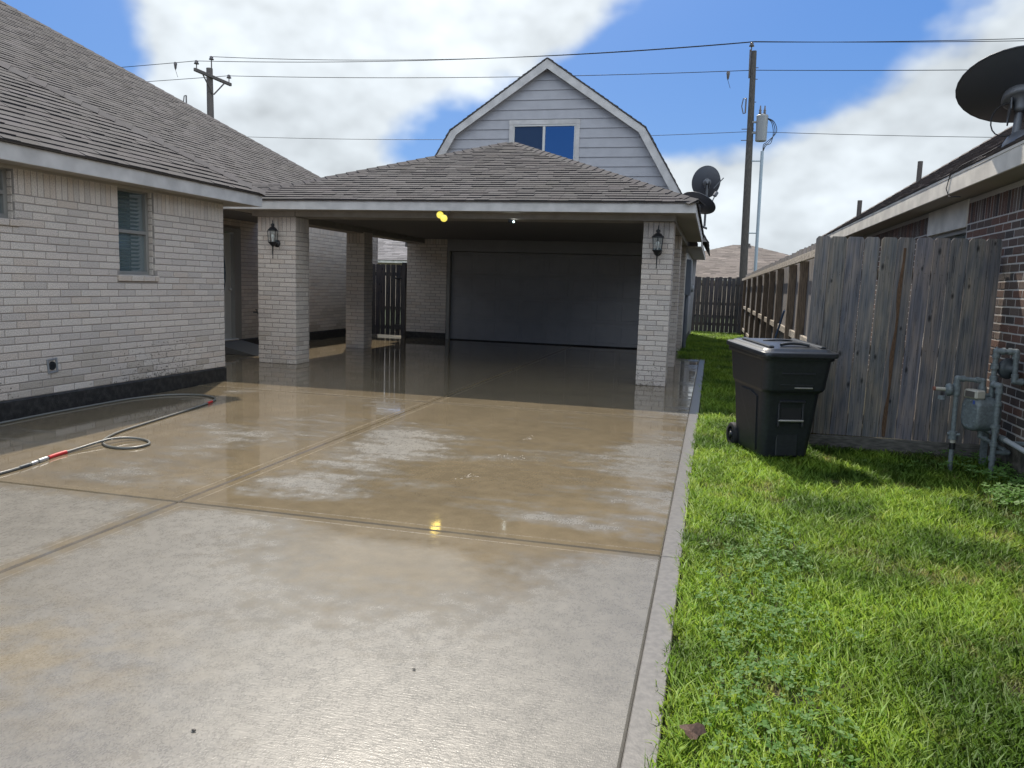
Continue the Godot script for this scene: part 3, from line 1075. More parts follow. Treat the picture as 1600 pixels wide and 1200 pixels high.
	bpart(h, "passage_ceiling", Vector3(-8.94, 2.5, -14.35), Vector3(-7.75, 2.52, -11.562), M.ceiling, 0.0)
	# ramp at the door
	var rp := MB.new()
	var a0 := Vector3(-8.92, 0.20, -13.62)
	var rpoly := [Vector3(-8.90, 0.003, -12.75), Vector3(-8.0, 0.003, -12.75), Vector3(-8.90, 0.19, -12.75)]
	rp.prism(rpoly, Vector3(0, 0, -0.95))
	var ramp := part(self, "door_ramp", rp.mesh(), M.mat)
	tag(ramp, "dark grey threshold ramp sloping down from the house door", "ramp")

# ---------------------------------------------------------------- carport
func column(parent: Node3D, x0: float, x1: float, zf: float, zb: float, n: int, budget: int, y0 := 0.0, soldier := 0.24) -> void:
	var pitch := 0.0752
	var ht := n * pitch + soldier
	var i := 0.006
	var mb := MB.new()
	mb.bx(Vector3(x0 + i, y0, zb + i), Vector3(x1 - i, y0 + ht, zf - i))
	var c := part(parent, "column", mb.mesh(), M.mortar)
	var d := zf - zb
	var left := bricks(c, Vector3(x0, y0, zf), Vector3.BACK, x1 - x0, n, pitch, 0.262, [], soldier, budget, light_tones, column_stain)
	left = bricks(c, Vector3(x1, y0, zf), Vector3.RIGHT, d, n, pitch, 0.262, [], soldier, left, light_tones, column_stain, 0.034, 0.034)
	if budget > 0:
		var ms: Array = []
		for q in 60:
			ms.append([Vector3(rng.randf_range(x0 + 0.02, x1 - 0.02), rng.randf_range(0.1, 2.38), zf + 0.0026), rng.randf_range(0.002, 0.0055)])
		for q in 110:
			ms.append([Vector3(rng.randf_range(x0 + 0.01, x1 - 0.01), 0.35 * pow(rng.randf(), 2.0), zf + 0.0028), rng.randf_range(0.003, 0.010)])
		specks(c, "dark_pits", ms, Vector3.BACK, mat(0.13, 0.11, 0.09, 0.9))
	bricks(c, Vector3(x0, y0, zb), Vector3.LEFT, d, n, pitch, 0.262, [], soldier, 0, light_tones, column_stain, 0.034, 0.034)
	bricks(c, Vector3(x1, y0, zb), Vector3.FORWARD, x1 - x0, n, pitch, 0.262, [], soldier, 0, light_tones, column_stain)

func build_carport() -> void:
	var cp := thing("carport", "brick pillared carport with low hip shingle roof before the garage", "carport")
	column(cp, -7.36, -6.665, -11.82, -12.28, 29, 170)
	column(cp, -1.047, -0.605, -11.89, -12.35, 29, 130)
	column(cp, -7.46, -7.05, -15.30, -15.72, 29, 0)
	column(cp, -1.05, -0.62, -15.0, -15.42, 29, 0)
	# beams: front, back is the garage, left and right
	bpart(cp, "beam", Vector3(-7.45, 2.425, -12.30), Vector3(-0.59, 2.53, -11.80), M.beam, 0.006)
	for e in [[-7.37, -6.655, -11.795], [-1.06, -0.585, -11.795]]:
		bpart(cp, "beam_cap", Vector3(e[0], 2.418, e[2] - 0.03), Vector3(e[1], 2.528, e[2] + 0.022), M.beam, 0.004)
	bpart(cp, "beam", Vector3(-7.43, 2.385, -18.9), Vector3(-7.07, 2.528, -12.31), M.beam, 0.006)
	bpart(cp, "beam", Vector3(-1.03, 2.425, -18.9), Vector3(-0.62, 2.528, -12.31), M.beam, 0.006)
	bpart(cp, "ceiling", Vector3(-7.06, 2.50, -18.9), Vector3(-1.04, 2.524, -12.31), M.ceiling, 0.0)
	var fx0 := -7.75
	var fx1 := -0.30
	var fz := -11.47
	bpart(cp, "fascia", Vector3(fx0, 2.508, fz - 0.022), Vector3(fx1, 2.648, fz), M.trim)
	bpart(cp, "fascia", Vector3(fx1 - 0.022, 2.507, -18.4), Vector3(fx1 - 0.0005, 2.647, fz - 0.0225), M.trim)
	bpart(cp, "fascia", Vector3(fx0 + 0.0005, 2.507, -18.4), Vector3(fx0 + 0.022, 2.647, fz - 0.0225), M.trim)
	bpart(cp, "soffit", Vector3(fx0 + 0.023, 2.512, -11.80), Vector3(fx1 - 0.023, 2.53, fz - 0.023), M.soffit, 0.0)
	bpart(cp, "soffit", Vector3(-0.615, 2.512, -18.4), Vector3(fx1 - 0.023, 2.53, -11.802), M.soffit, 0.0)
	bpart(cp, "soffit", Vector3(fx0 + 0.023, 2.512, -18.4), Vector3(-7.435, 2.53, -11.802), M.soffit, 0.0)
	var rf := part(cp, "roof", cyl(Vector3(-4.0, 2.6, -12.4), Vector3(-4.0, 2.6, -18.4), 0.03, 6).mesh(), M.deck)
	var ez := fz + 0.03
	var xl := fx0 - 0.03
	var xr := fx1 + 0.03
	var ey := 2.658
	var ap := Vector3(-4.02, 4.207, -15.5)
	var up := Vector3(0, ap.y - ey, ap.z - ez)
	roof_plane(rf, Vector3(xl, ey, ez), Vector3.RIGHT, up.normalized(), [Vector2(0, 0), Vector2(xr - xl, 0), Vector2(ap.x - xl, up.length())], shingle_base, 290, Vector3(-3.5, 0.5, -11.0))
	var ur := Vector3(ap.x - xr, ap.y - ey, 0)
	var ub := -18.85
	roof_plane(rf, Vector3(xr, ey, ub), Vector3.BACK, Vector3(ap.x - xr, ap.y - ey, 0).normalized(), [Vector2(0, 0), Vector2(ez - ub, 0), Vector2(ap.z - ub, ur.length()), Vector2(0, ur.length())], shingle_base)
	var ul := Vector3(ap.x - xl, ap.y - ey, 0)
	roof_plane(rf, Vector3(xl, ey, ez), Vector3.FORWARD, ul.normalized(), [Vector2(0, 0), Vector2(ez - ub, 0), Vector2(ez - ub, ul.length()), Vector2(ez - ap.z, ul.length())], shingle_base)
	var l := Vector3(0, 0.02, 0)
	ridge_caps(rf, Vector3(xl, ey, ez) + l, ap + l, shingle_base)
	ridge_caps(rf, Vector3(xr, ey, ez) + l, ap + l, shingle_base)
	ridge_caps(rf, Vector3(ap.x, ap.y, ub) + l, ap + l, shingle_base)

func lantern(at: Vector3, label: String) -> void:
	# at: middle of the wall plate on the brick face (facing +z)
	var t := thing("wall_lantern", label, "lantern", at, "black wall lanterns on the front pillars")
	var pl := MB.new()
	pl.lathe(Transform3D(Basis(Vector3.RIGHT, PI / 2), Vector3.ZERO), [Vector2(0.062, 0.0), Vector2(0.060, 0.012), Vector2(0.045, 0.028), Vector2(0.018, 0.038), Vector2(0.002, 0.04)], 16)
	part(t, "wall_plate", pl.mesh(), M.black)
	var z := 0.135
	var ar := MB.new()
	ar.tube([Vector3(0, 0, 0.03), Vector3(0, -0.03, 0.07), Vector3(0, -0.045, 0.11), Vector3(0, -0.02, z)], 0.011, 8)
	part(t, "arm", ar.mesh(), M.black)
	var sp := MB.new()
	sp.lathe(Transform3D(Basis(), Vector3(0, 0, z)), [Vector2(0.003, -0.25), Vector2(0.009, -0.235), Vector2(0.006, -0.22), Vector2(0.011, -0.06), Vector2(0.03, -0.04), Vector2(0.055, -0.01), Vector2(0.074, 0.012), Vector2(0.074, 0.022), Vector2(0.0, 0.022)], 12)
	part(t, "tail", sp.mesh(), M.black)
	var cg := MB.new()
	var r0 := 0.068
	var r1 := 0.082
	for k in 6:
		var a := TAU * (k + 0.5) / 6.0
		cg.tube([Vector3(cos(a) * r0, 0.02, z + sin(a) * r0), Vector3(cos(a) * r1, 0.20, z + sin(a) * r1)], 0.0045, 5)
	cg.lathe(Transform3D(Basis(), Vector3(0, 0, z)), [Vector2(0.088, 0.198), Vector2(0.092, 0.203), Vector2(0.086, 0.212), Vector2(0.055, 0.245), Vector2(0.028, 0.262), Vector2(0.022, 0.27), Vector2(0.034, 0.285), Vector2(0.03, 0.305), Vector2(0.008, 0.318), Vector2(0.006, 0.335), Vector2(0.009, 0.345), Vector2(0.001, 0.38)], 6)
	part(t, "cage", cg.mesh(), M.black)
	for k in 6:
		var a := TAU * (k + 0.5) / 6.0
		var b := TAU * (k + 1.5) / 6.0
		var g := MB.new()
		var q := 0.97
		g.quad(Vector3(cos(b) * r0 * q, 0.024, z + sin(b) * r0 * q), Vector3(cos(a) * r0 * q, 0.024, z + sin(a) * r0 * q), Vector3(cos(a) * r1 * q, 0.197, z + sin(a) * r1 * q), Vector3(cos(b) * r1 * q, 0.197, z + sin(b) * r1 * q))
		part(t, "pane", g.mesh(), M.glass)
	var bl := MB.new()
	bl.lathe(Transform3D(Basis(), Vector3(0, 0.02, z)), [Vector2(0.012, 0.0), Vector2(0.012, 0.045), Vector2(0.014, 0.05), Vector2(0.026, 0.085), Vector2(0.024, 0.11), Vector2(0.004, 0.128)], 10)
	part(t, "bulb", bl.mesh(), mat(0.6, 0.6, 0.56, 0.3))

func build_small_lights() -> void:
	lantern(Vector3(-7.0, 1.985, -11.82), "black glass lantern on the brick pillar beside the house passage")
	lantern(Vector3(-0.82, 1.985, -11.89), "black glass lantern on the brick pillar beside the grass strip")
	# twin floodlight under the beam, both bulbs lit
	var f := thing("floodlight", "twin bulb floodlight glowing yellow under the carport eave", "floodlight", Vector3(-3.98, 2.508, -11.60))
	var b := MB.new()
	b.lathe(Transform3D(), [Vector2(0.0, -0.035), Vector2(0.035, -0.032), Vector2(0.045, -0.01), Vector2(0.045, 0.004)], 12)
	part(f, "base", b.mesh(), M.frame)
	for e in [[Vector3(-0.10, -0.055, 0.06), 0.0], [Vector3(-0.035, -0.105, 0.07), 1.0]]:
		var p: Vector3 = e[0]
		var arm := MB.new()
		arm.tube([Vector3(0, -0.025, 0.0), p * 0.5 + Vector3(0, -0.01, -0.02), p + Vector3(0.012, 0.012, -0.06)], 0.012, 8)
		part(f, "arm", arm.mesh(), M.frame)
		var dir := Vector3(0.25, -0.16, 1.0).normalized()
		var bas := Basis(Quaternion(Vector3.UP, dir))
		var cup := MB.new()
		cup.lathe(Transform3D(bas, p), [Vector2(0.016, -0.085), Vector2(0.022, -0.05), Vector2(0.052, -0.012), Vector2(0.055, 0.0)], 16)
		part(f, "lamp_cup", cup.mesh(), M.pale)
		var fc := MB.new()
		fc.lathe(Transform3D(bas, p), [Vector2(0.054, 0.0), Vector2(0.046, 0.010), Vector2(0.026, 0.017), Vector2(0.001, 0.02)], 16)
		var em := mat(0.6, 0.5, 0.2, 0.3)
		em.emission_enabled = true
		em.emission = Color(1.0, 0.92, 0.32)
		em.emission_energy_multiplier = 0.42
		part(f, "bulb", fc.mesh(), em)
		var l := SpotLight3D.new()
		l.name = numbered("flood_lamp")
		f.add_child(l, true)
		l.position = p + dir * 0.03
		l.basis = Basis.looking_at(dir)
		l.light_color = Color(1.0, 0.86, 0.4)
		l.light_energy = 0.01
		l.light_size = 0.05
		l.spot_angle = 60.0
		l.spot_range = 20.0
		l.spot_attenuation = 2.0
		l.shadow_enabled = true
	var s := thing("sensor_light", "tiny white sensor light under the carport beam", "sensor light", Vector3(-3.02, 2.425, -11.86))
	part(s, "housing", MB.new_box(Vector3(0.09, 0.05, 0.08), 0.01), M.black, Transform3D(Basis(), Vector3(-0.02, -0.026, 0)))
	var em2 := mat(0.8, 0.9, 0.9, 0.3)
	em2.emission_enabled = true
	em2.emission = Color(0.85, 1.0, 0.98)
	em2.emission_energy_multiplier = 2.0
	part(s, "led_lamp", MB.new_ball(0.016), em2, Transform3D(Basis(), Vector3(0.025, -0.038, 0.05)))
	var lo := OmniLight3D.new()
	lo.name = numbered("led_glow")
	s.add_child(lo, true)
	lo.position = Vector3(0.025, -0.038, 0.05)
	lo.light_energy = 0.002
	lo.light_size = 0.01
	lo.omni_range = 20.0
	lo.omni_attenuation = 2.0
	lo.shadow_enabled = true

# ---------------------------------------------------------------- garage
func build_garage() -> void:
	var g := thing("garage", "grey gambrel roofed garage with loft window behind the carport", "garage")
	var zf := -18.95
	var xw := -0.66
	# brick pier left of the door
	var o := Vector3(-7.56, 0.16, zf)
	var pier := part(g, "brick_pier", wall_body(o, Vector3.BACK, 1.06, 2.45, 0.2, []), M.mortar)
	bricks(pier, o, Vector3.BACK, 1.06, 29, 0.0762, 0.262, [], 0.24, 300, light_tones, column_stain)
	bricks(pier, Vector3(-6.5, 0.16, zf), Vector3.RIGHT, 0.2, 29, 0.0762, 0.262, [], 0.24, 0, light_tones, clean_tone, 0.034)
	bpart(g, "foundation", Vector3(-7.57, -0.08, zf - 0.2), Vector3(-6.49, 0.158, zf + 0.012), M.found, 0.008)
	var pier2 := part(g, "brick_pier", wall_body(Vector3(-1.42, 0.0, zf), Vector3.BACK, 0.76, 2.5, 0.2, []), M.mortar)
	bricks(pier2, Vector3(-1.42, 0.0, zf), Vector3.BACK, 0.76, 30, 0.0762, 0.262, [], 0.22, 0, light_tones, column_stain)
	bpart(g, "header", Vector3(-6.49, 2.215, zf - 0.15), Vector3(-1.43, 2.62, zf + 0.01), M.garage_door, 0.004)
	bpart(g, "door_jamb", Vector3(-6.488, 0.0, zf - 0.16), Vector3(-6.40, 2.21, zf + 0.018), M.frame, 0.006)
	bpart(g, "door_jamb", Vector3(-1.52, 0.0, zf - 0.16), Vector3(-1.432, 2.21, zf + 0.018), M.frame, 0.006)
	# sectional door: four sections of eight raised panels
	var dz := zf - 0.09
	var w := 4.87
	for r in 4:
		var y0 := 0.025 + r * 0.545
		var sec := bpart(g, "door_section", Vector3(-6.395, y0, dz - 0.05), Vector3(-1.525, y0 + 0.542, dz), M.garage_door, 0.003)
		for k in 8:
			var pm := MB.new()
			pm.box(Transform3D(), Vector3(0.50, 0.39, 0.02), 0.012)
			part(sec, "panel", pm.mesh(), M.garage_door, Transform3D(Basis(), Vector3(-w * 0.5 + 0.305 + k * 0.608, 0, 0.022)))
	bpart(g, "door_seal", Vector3(-6.395, 0.001, dz - 0.045), Vector3(-1.525, 0.024, dz - 0.01), M.rubber, 0.003)
	# gable of lap siding, the outline of a gambrel
	var cx := -4.08
	var ky := 5.09
	var kx := 2.34
	var ry := 6.69
	var ey := 2.55
	var ex := 3.86
	var zg := -18.97
	var half := func(y: float) -> float:
		return lerpf(ex, kx, (y - ey) / (ky - ey)) if y < ky else lerpf(kx, 0.0, (y - ky) / (ry - ky))
	var bodyp := [Vector3(cx - ex + 0.3, 2.3, zg - 0.03), Vector3(cx + ex - 0.4, 2.3, zg - 0.03), Vector3(cx + half.call(2.9) - 0.12, 2.9, zg - 0.03), Vector3(cx + kx - 0.1, ky - 0.05, zg - 0.03), Vector3(cx, ry - 0.1, zg - 0.03), Vector3(cx - kx + 0.1, ky - 0.05, zg - 0.03), Vector3(cx - half.call(2.9) + 0.12, 2.9, zg - 0.03)]
	var gb := MB.new()
	gb.prism(bodyp, Vector3(0, 0, -0.1))
	var gable := part(g, "gable_wall", gb.mesh(), M.siding)
	var wx0 := -4.99
	var wx1 := -3.275
	var wy1 := 5.345
	var wy0 := 4.10
	var y := 2.70
	while y < ry - 0.15:
		var y1 := minf(y + 0.222, ry - 0.08)
		var hb: float = half.call(y) - 0.09
		var ht: float = maxf(half.call(y1) - 0.09, 0.0)
		var spans := [[-1, 1]]
		if y < wy1 and y1 > wy0:
			spans = [[-1, 0], [0, 1]]
		for s in spans:
			var xa := cx - hb if s[0] == -1 else wx1 - 0.003
			var xb := cx + hb if s[1] == 1 else wx0 + 0.003
			var xa1 := cx - ht if s[0] == -1 else wx1 - 0.003
			var xb1 := cx + ht if s[1] == 1 else wx0 + 0.003
			if xb <= xa: continue
			var b := MB.new()
			var m0 := Vector3((xa + xb) * 0.5, y, zg)
			var A := Vector3(xa, y, zg) - m0
			var B := Vector3(xb, y, zg) - m0
			var C := Vector3(maxf(xb1, xa1 + 0.01), y1 + 0.01, zg - 0.022) - m0
			var D := Vector3(xa1, y1 + 0.01, zg - 0.022) - m0
			var bk := Vector3(0, 0, -0.02)
			b.quad(A, B, C, D)
			b.quad(A + bk, B + bk, B, A)
			part(gable, "siding_board", b.mesh(), M.siding, Transform3D(Basis(), m0))
		y += 0.222
	# rake boards
	var rz := -18.80
	var rim := [Vector2(ex + 0.02, ey), Vector2(kx, ky), Vector2(0, ry)]
	var inn := [Vector2(ex - 0.20, ey), Vector2(kx - 0.14, ky - 0.09), Vector2(0, ry - 0.215)]
	for s in [-1.0, 1.0]:
		for k in 2:
			var a: Vector2 = rim[k]
			var b: Vector2 = rim[k + 1]
			var c: Vector2 = inn[k + 1]
			var d: Vector2 = inn[k]
			var q := [Vector3(cx + s * d.x, d.y, rz), Vector3(cx + s * a.x, a.y, rz), Vector3(cx + s * b.x, b.y, rz), Vector3(cx + s * c.x, c.y, rz)]
			if s < 0: q.reverse()
			var mb := MB.new()
			mb.prism(q, Vector3(0, 0, -0.025))
			part(g, "rake_board", mb.mesh(), M.trim)
			var ov := MB.new()
			var q2: Array = []
			for e in q: q2.append(Vector3(e.x, e.y - 0.012, rz - 0.026))
			var q3 := [Vector3(cx + s * (d.x + 0.14 if k == 0 else d.x + 0.07), d.y + (0.0 if k == 0 else 0.06), rz - 0.026)]
			ov.quad(Vector3(cx + s * (a.x - 0.03), a.y - 0.02, rz - 0.026), Vector3(cx + s * (b.x - 0.03 * (1 - k)), b.y - 0.03, rz - 0.026), Vector3(cx + s * (b.x - 0.03 * (1 - k)), b.y - 0.03, zg - 0.12), Vector3(cx + s * (a.x - 0.03), a.y - 0.02, zg - 0.12))
			part(g, "rake_soffit", ov.mesh(), M.soffit)
	# roof planes
	var rf := part(g, "roof", cyl(Vector3(cx, 6.5, -19.2), Vector3(cx, 6.5, -26.0), 0.03, 6).mesh(), M.deck)
	var zb := -26.2
	var lz := rz + 0.02 - zb
	for s in [-1.0, 1.0]:
		var lo := Vector3(cx + s * (ex + 0.05), ey - 0.02, 0)
		var kn := Vector3(cx + s * (kx + 0.02), ky + 0.02, 0)
		var tp := Vector3(cx, ry + 0.03, 0)
		for e in [[lo, kn], [kn, tp]]:
			var uu: Vector3 = e[1] - e[0]
			var org: Vector3 = e[0]
			var al := Vector3.FORWARD if s > 0 else Vector3.BACK
			org.z = rz + 0.02 if s > 0 else zb
			# courses seen from the side of the garage
			if s > 0:
				roof_plane(rf, org, Vector3.FORWARD, uu.normalized(), [Vector2(0, 0), Vector2(lz, 0), Vector2(lz, uu.length()), Vector2(0, uu.length())], shingle_base, 0, Vector3.ZERO, 0.6)
			else:
				roof_plane(rf, org, Vector3.BACK, uu.normalized(), [Vector2(0, 0), Vector2(lz, 0), Vector2(lz, uu.length()), Vector2(0, uu.length())], shingle_base, 0, Vector3.ZERO, 0.6)
	# loft window
	var wf := MB.new()
	wf.bx(Vector3(wx0, wy1 - 0.11, zg - 0.05), Vector3(wx1, wy1, zg + 0.022), 0.004)
	wf.bx(Vector3(wx0, wy0, zg - 0.05), Vector3(wx0 + 0.10, wy1 - 0.112, zg + 0.022), 0.004)
	wf.bx(Vector3(wx1 - 0.10, wy0, zg - 0.05), Vector3(wx1, wy1 - 0.112, zg + 0.022), 0.004)
	wf.bx(Vector3(wx0, wy0 - 0.1, zg - 0.05), Vector3(wx1, wy0 - 0.002, zg + 0.022), 0.004)
	var win := part(g, "window", wf.mesh(), M.trim)
	var fr := MB.new()
	var xm := -4.135
	fr.bx(Vector3(xm - 0.03, wy0, zg - 0.03), Vector3(xm + 0.03, wy1 - 0.15, zg + 0.012), 0.004)
	fr.bx(Vector3(wx0 + 0.102, wy1 - 0.15, zg - 0.04), Vector3(wx1 - 0.102, wy1 - 0.113, zg + 0.014), 0.004)
	fr.bx(Vector3(wx0 + 0.102, wy0, zg - 0.04), Vector3(wx0 + 0.13, wy1 - 0.152, zg + 0.013), 0.004)
	fr.bx(Vector3(wx1 - 0.13, wy0, zg - 0.04), Vector3(wx1 - 0.102, wy1 - 0.152, zg + 0.013), 0.004)
	part(win, "frame", fr.mesh(), M.gframe)
	var p1 := bpart(win, "pane", Vector3(wx0 + 0.131, wy0, zg - 0.028), Vector3(xm - 0.031, wy1 - 0.152, zg - 0.022), M.screen, 0.0)
	p1.set_meta("label", "pane behind a dark insect screen")
	bpart(win, "pane", Vector3(xm + 0.031, wy0, zg - 0.02), Vector3(wx1 - 0.131, wy1 - 0.152, zg - 0.014), M.sky_tint, 0.0)
	# side wall of lap siding
	var sw := bpart(g, "side_wall", Vector3(xw - 0.12, 0.1, -26.0), Vector3(xw - 0.02, 2.6, zf - 0.2), M.siding, 0.0)
	for k in 13:
		var b := MB.new()
		var m0 := Vector3(xw, 0.14 + k * 0.185, -22.6)
		b.quad(Vector3(0, 0, 3.5), Vector3(0, 0, -3.4), Vector3(-0.018, 0.19, -3.4), Vector3(-0.018, 0.19, 3.5))
		b.quad(Vector3(-0.018, 0, 3.5), Vector3(-0.018, 0, -3.4), Vector3(0, 0, -3.4), Vector3(0, 0, 3.5))
		part(sw, "siding_board", b.mesh(), M.ntrim, Transform3D(Basis(), m0))
	bpart(g, "corner_board", Vector3(xw - 0.03, 0.05, zf - 0.22), Vector3(xw + 0.014, 2.5, zf - 0.10), M.ntrim)
	bpart(g, "foundation", Vector3(xw - 0.3, -0.08, -26.0), Vector3(xw + 0.006, 0.135, zf - 0.02), M.nfound, 0.008)
	bpart(g, "fascia", Vector3(-0.322, 2.40, -26.0), Vector3(-0.298, 2.535, -18.42), M.trim)
	bpart(g, "soffit", Vector3(xw - 0.02, 2.402, -26.0), Vector3(-0.323, 2.42, -18.42), M.soffit, 0.0)
	# rear
	var rb := MB.new()
	var rpoly: Array = []
	for e in bodyp: rpoly.append(Vector3(e.x, e.y if e.y > 2.4 else 0.0, -26.0))
	rb.prism(rpoly, Vector3(0, 0, -0.1))
	part(g, "rear_wall", rb.mesh(), M.siding)
	bpart(g, "left_wall", Vector3(-7.56, 0.0, -26.0), Vector3(-7.46, 2.6, zf - 0.21), M.siding, 0.0)
	# electric panel and riser on the side wall
	var ep := thing("breaker_cabinet", "tall blue grey breaker cabinet on the garage side wall", "electric cabinet", Vector3(xw, 0, -19.7))
	part(ep, "cabinet", MB.new_box(Vector3(0.12, 0.85, 0.55), 0.008), M.panelbox, Transform3D(Basis(), Vector3(0.062, 1.74, 0)))
	part(ep, "door", MB.new_box(Vector3(0.012, 0.78, 0.48), 0.004), M.panelbox, Transform3D(Basis(), Vector3(0.128, 1.74, 0)))
	part(ep, "latch", MB.new_box(Vector3(0.02, 0.06, 0.03), 0.004), M.steel, Transform3D(Basis(), Vector3(0.14, 1.7, 0.2)))
	part(ep, "conduit", cyl(Vector3(0.055, 0, 0.12), Vector3(0.055, 1.31, 0.12), 0.045).mesh(), M.panelbox)
	part(ep, "conduit", cyl(Vector3(0.03, 0.2, -0.15), Vector3(0.03, 1.31, -0.15), 0.02).mesh(), M.panelbox)
	var em := thing("electric_meter", "round grey electric meter beyond the tall breaker cabinet", "electric meter", Vector3(xw, 1.45, -20.9))
	part(em, "box", MB.new_box(Vector3(0.1, 0.30, 0.22), 0.01), M.trans, Transform3D(Basis(), Vector3(0.052, 0, 0)))
	var md := MB.new()
	md.lathe(Transform3D(Basis(Vector3.BACK, -PI / 2), Vector3(0.1, 0.03, 0)), [Vector2(0.085, 0), Vector2(0.085, 0.05), Vector2(0.07, 0.08), Vector2(0.001, 0.09)], 14)
	part(em, "dial", md.mesh(), M.trans)
	part(em, "cable", cyl(Vector3(0.02, -0.9, 0.0), Vector3(0.02, -0.15, 0.0), 0.012).mesh(), M.wire)

# ---------------------------------------------------------------- satellite dishes
func dish(called: String, label: String, centre: Vector3, aim: Vector3, rx: float, ry: float, depth: float, foot: Vector3, big: bool) -> Node3D:
	var t := thing(called, label, "satellite dish", foot)
	var c := centre - foot
	var z := aim.normalized()
	var x := Vector3.UP.cross(z).normalized()
	var y := z.cross(x)
	var bas := Basis(x, y, z)
	var mb := MB.new()
	var rings: Array = []
	var back: Array = []
	for k in 9:
		var f := maxf(k / 8.0, 0.01)
		var r1: Array = []
		var r2: Array = []
		for q in 32:
			var a := TAU * q / 32
			r1.append(c + bas * Vector3(cos(a) * rx * f, sin(a) * ry * f, depth * f * f))
			r2.append(c + bas * Vector3(-cos(a) * rx * f, sin(a) * ry * f, depth * f * f - 0.008))
		rings.append(r1)
		back.append(r2)
	rings.reverse()
	mb.loft(rings)
	back.reverse()
	mb.loft(back)
	var lip: Array = []
	for q in 33:
		var a := TAU * q / 32
		lip.append(c + bas * Vector3(cos(a) * rx, sin(a) * ry, depth - 0.003))
	mb.tube(lip, 0.008, 6, false)
	part(t, "reflector", mb.mesh(), M.dish)
	var s := rx / 0.5
	var hub := c - z * 0.02
	var br := MB.new()
	br.lathe(Transform3D(Basis(Quaternion(Vector3.UP, -z)), hub), [Vector2(0.14 * s, -0.03), Vector2(0.15 * s, 0.03 * s), Vector2(0.12 * s, 0.05 * s), Vector2(0.05 * s, 0.055 * s), Vector2(0.05 * s, 0.14 * s), Vector2(0.001, 0.15 * s)], 18)
	part(t, "bracket", br.mesh(), M.dishmount)
	var side := MB.new()
	for sx in [-1.0, 1.0]:
		side.box(Transform3D(bas, hub - z * 0.09 * s + x * sx * 0.075 * s - y * 0.05 * s), Vector3(0.012, 0.24, 0.16) * s, 0.003)
	part(t, "clamp", side.mesh(), M.dishmount)
	var elbow := hub - z * 0.10 * s - y * 0.03
	part(t, "mast", cyl(Vector3(0, 0.02, 0), elbow, 0.032 * (1.0 if big else 0.75), 12).mesh(), M.dishmount)
	# feed arm with its receiver on the hollow side
	var ft := c + bas * Vector3(0, -ry * 0.95, depth)
	var fe := c + bas * Vector3(0, -ry * 0.75, depth + rx * 1.1)
	part(t, "feed_arm", cyl(ft, fe, 0.012).mesh(), M.dishmount)
	part(t, "receiver", MB.new_box(Vector3(0.07, 0.07, 0.12), 0.015), M.dishmount, Transform3D(bas, fe))
	return t

func build_dishes() -> void:
	var a := dish("satellite_dish", "small dark round satellite dish standing upright above the garage eave", Vector3(-0.27, 3.70, -17.5), Vector3(-0.22, 0.28, -1.0), 0.295, 0.335, 0.07, Vector3(-0.26, 2.78, -17.55), false)
	part(a, "foot_plate", MB.new_box(Vector3(0.16, 0.03, 0.3), 0.006), M.dishmount, Transform3D(Basis(Vector3.BACK, -0.39), Vector3(-0.02, 0.0, 0)))
	part(a, "whip", cyl(Vector3(0.14, 0.8, 0.05), Vector3(0.33, 1.02, 0.02), 0.012).mesh(), M.dishmount)
	var b := dish("satellite_dish", "dark dish tilted flat toward the sky, just beyond the carport eave", Vector3(-0.42, 3.10, -16.3), Vector3(0.45, 0.85, -0.45), 0.40, 0.32, 0.07, Vector3(-0.40, 2.72, -16.25), false)
	part(b, "foot_plate", MB.new_box(Vector3(0.16, 0.03, 0.3), 0.006), M.dishmount, Transform3D(Basis(Vector3.BACK, -0.39), Vector3(-0.02, 0.0, 0)))
	var n := dish("satellite_dish", "big dark satellite dish on the near roof edge of the brick neighbour house", Vector3(2.42, 3.17, -7.75), Vector3(0.10, 0.90, -0.46), 0.485, 0.47, 0.10, Vector3(2.40, 2.80, -7.72), true)
	var pl := MB.new()
	pl.lathe(Transform3D(Basis(Vector3.BACK, 0.58).scaled(Vector3(0.8, 1, 1.3)), Vector3(0, 0.0, 0)), [Vector2(0.13, -0.03), Vector2(0.13, 0.0), Vector2(0.10, 0.03), Vector2(0.05, 0.055), Vector2(0.001, 0.06)], 18)
	part(n, "foot_plate", pl.mesh(), M.dishmount)
	var cb: Array = []
	for k in 15:
		var q := k / 14.0
		var an := PI * 1.15 * q + 0.2
		cb.append(Vector3(-0.02 - 0.155 * sin(an), 0.28 - 0.30 * q + 0.05 * sin(an * 2.0), 0.02 - 0.10 * sin(an)))
	var cm := MB.new()
	cm.tube(cb, 0.006, 6)
	part(n, "cable", cm.mesh(), M.wire)
	var c2 := MB.new()
	c2.tube([Vector3(-0.03, 0.0, -0.02), Vector3(-0.06, -0.03, -0.45), Vector3(-0.12, -0.06, -1.0), Vector3(-0.16, -0.13, -1.25), Vector3(-0.165, -0.25, -1.32), Vector3(-0.15, -0.335, -1.25), Vector3(-0.08, -0.35, -1.12)], 0.005, 6)
	part(n, "cable", c2.mesh(), M.wire)

# ---------------------------------------------------------------- fences
var picket_meshes := {}

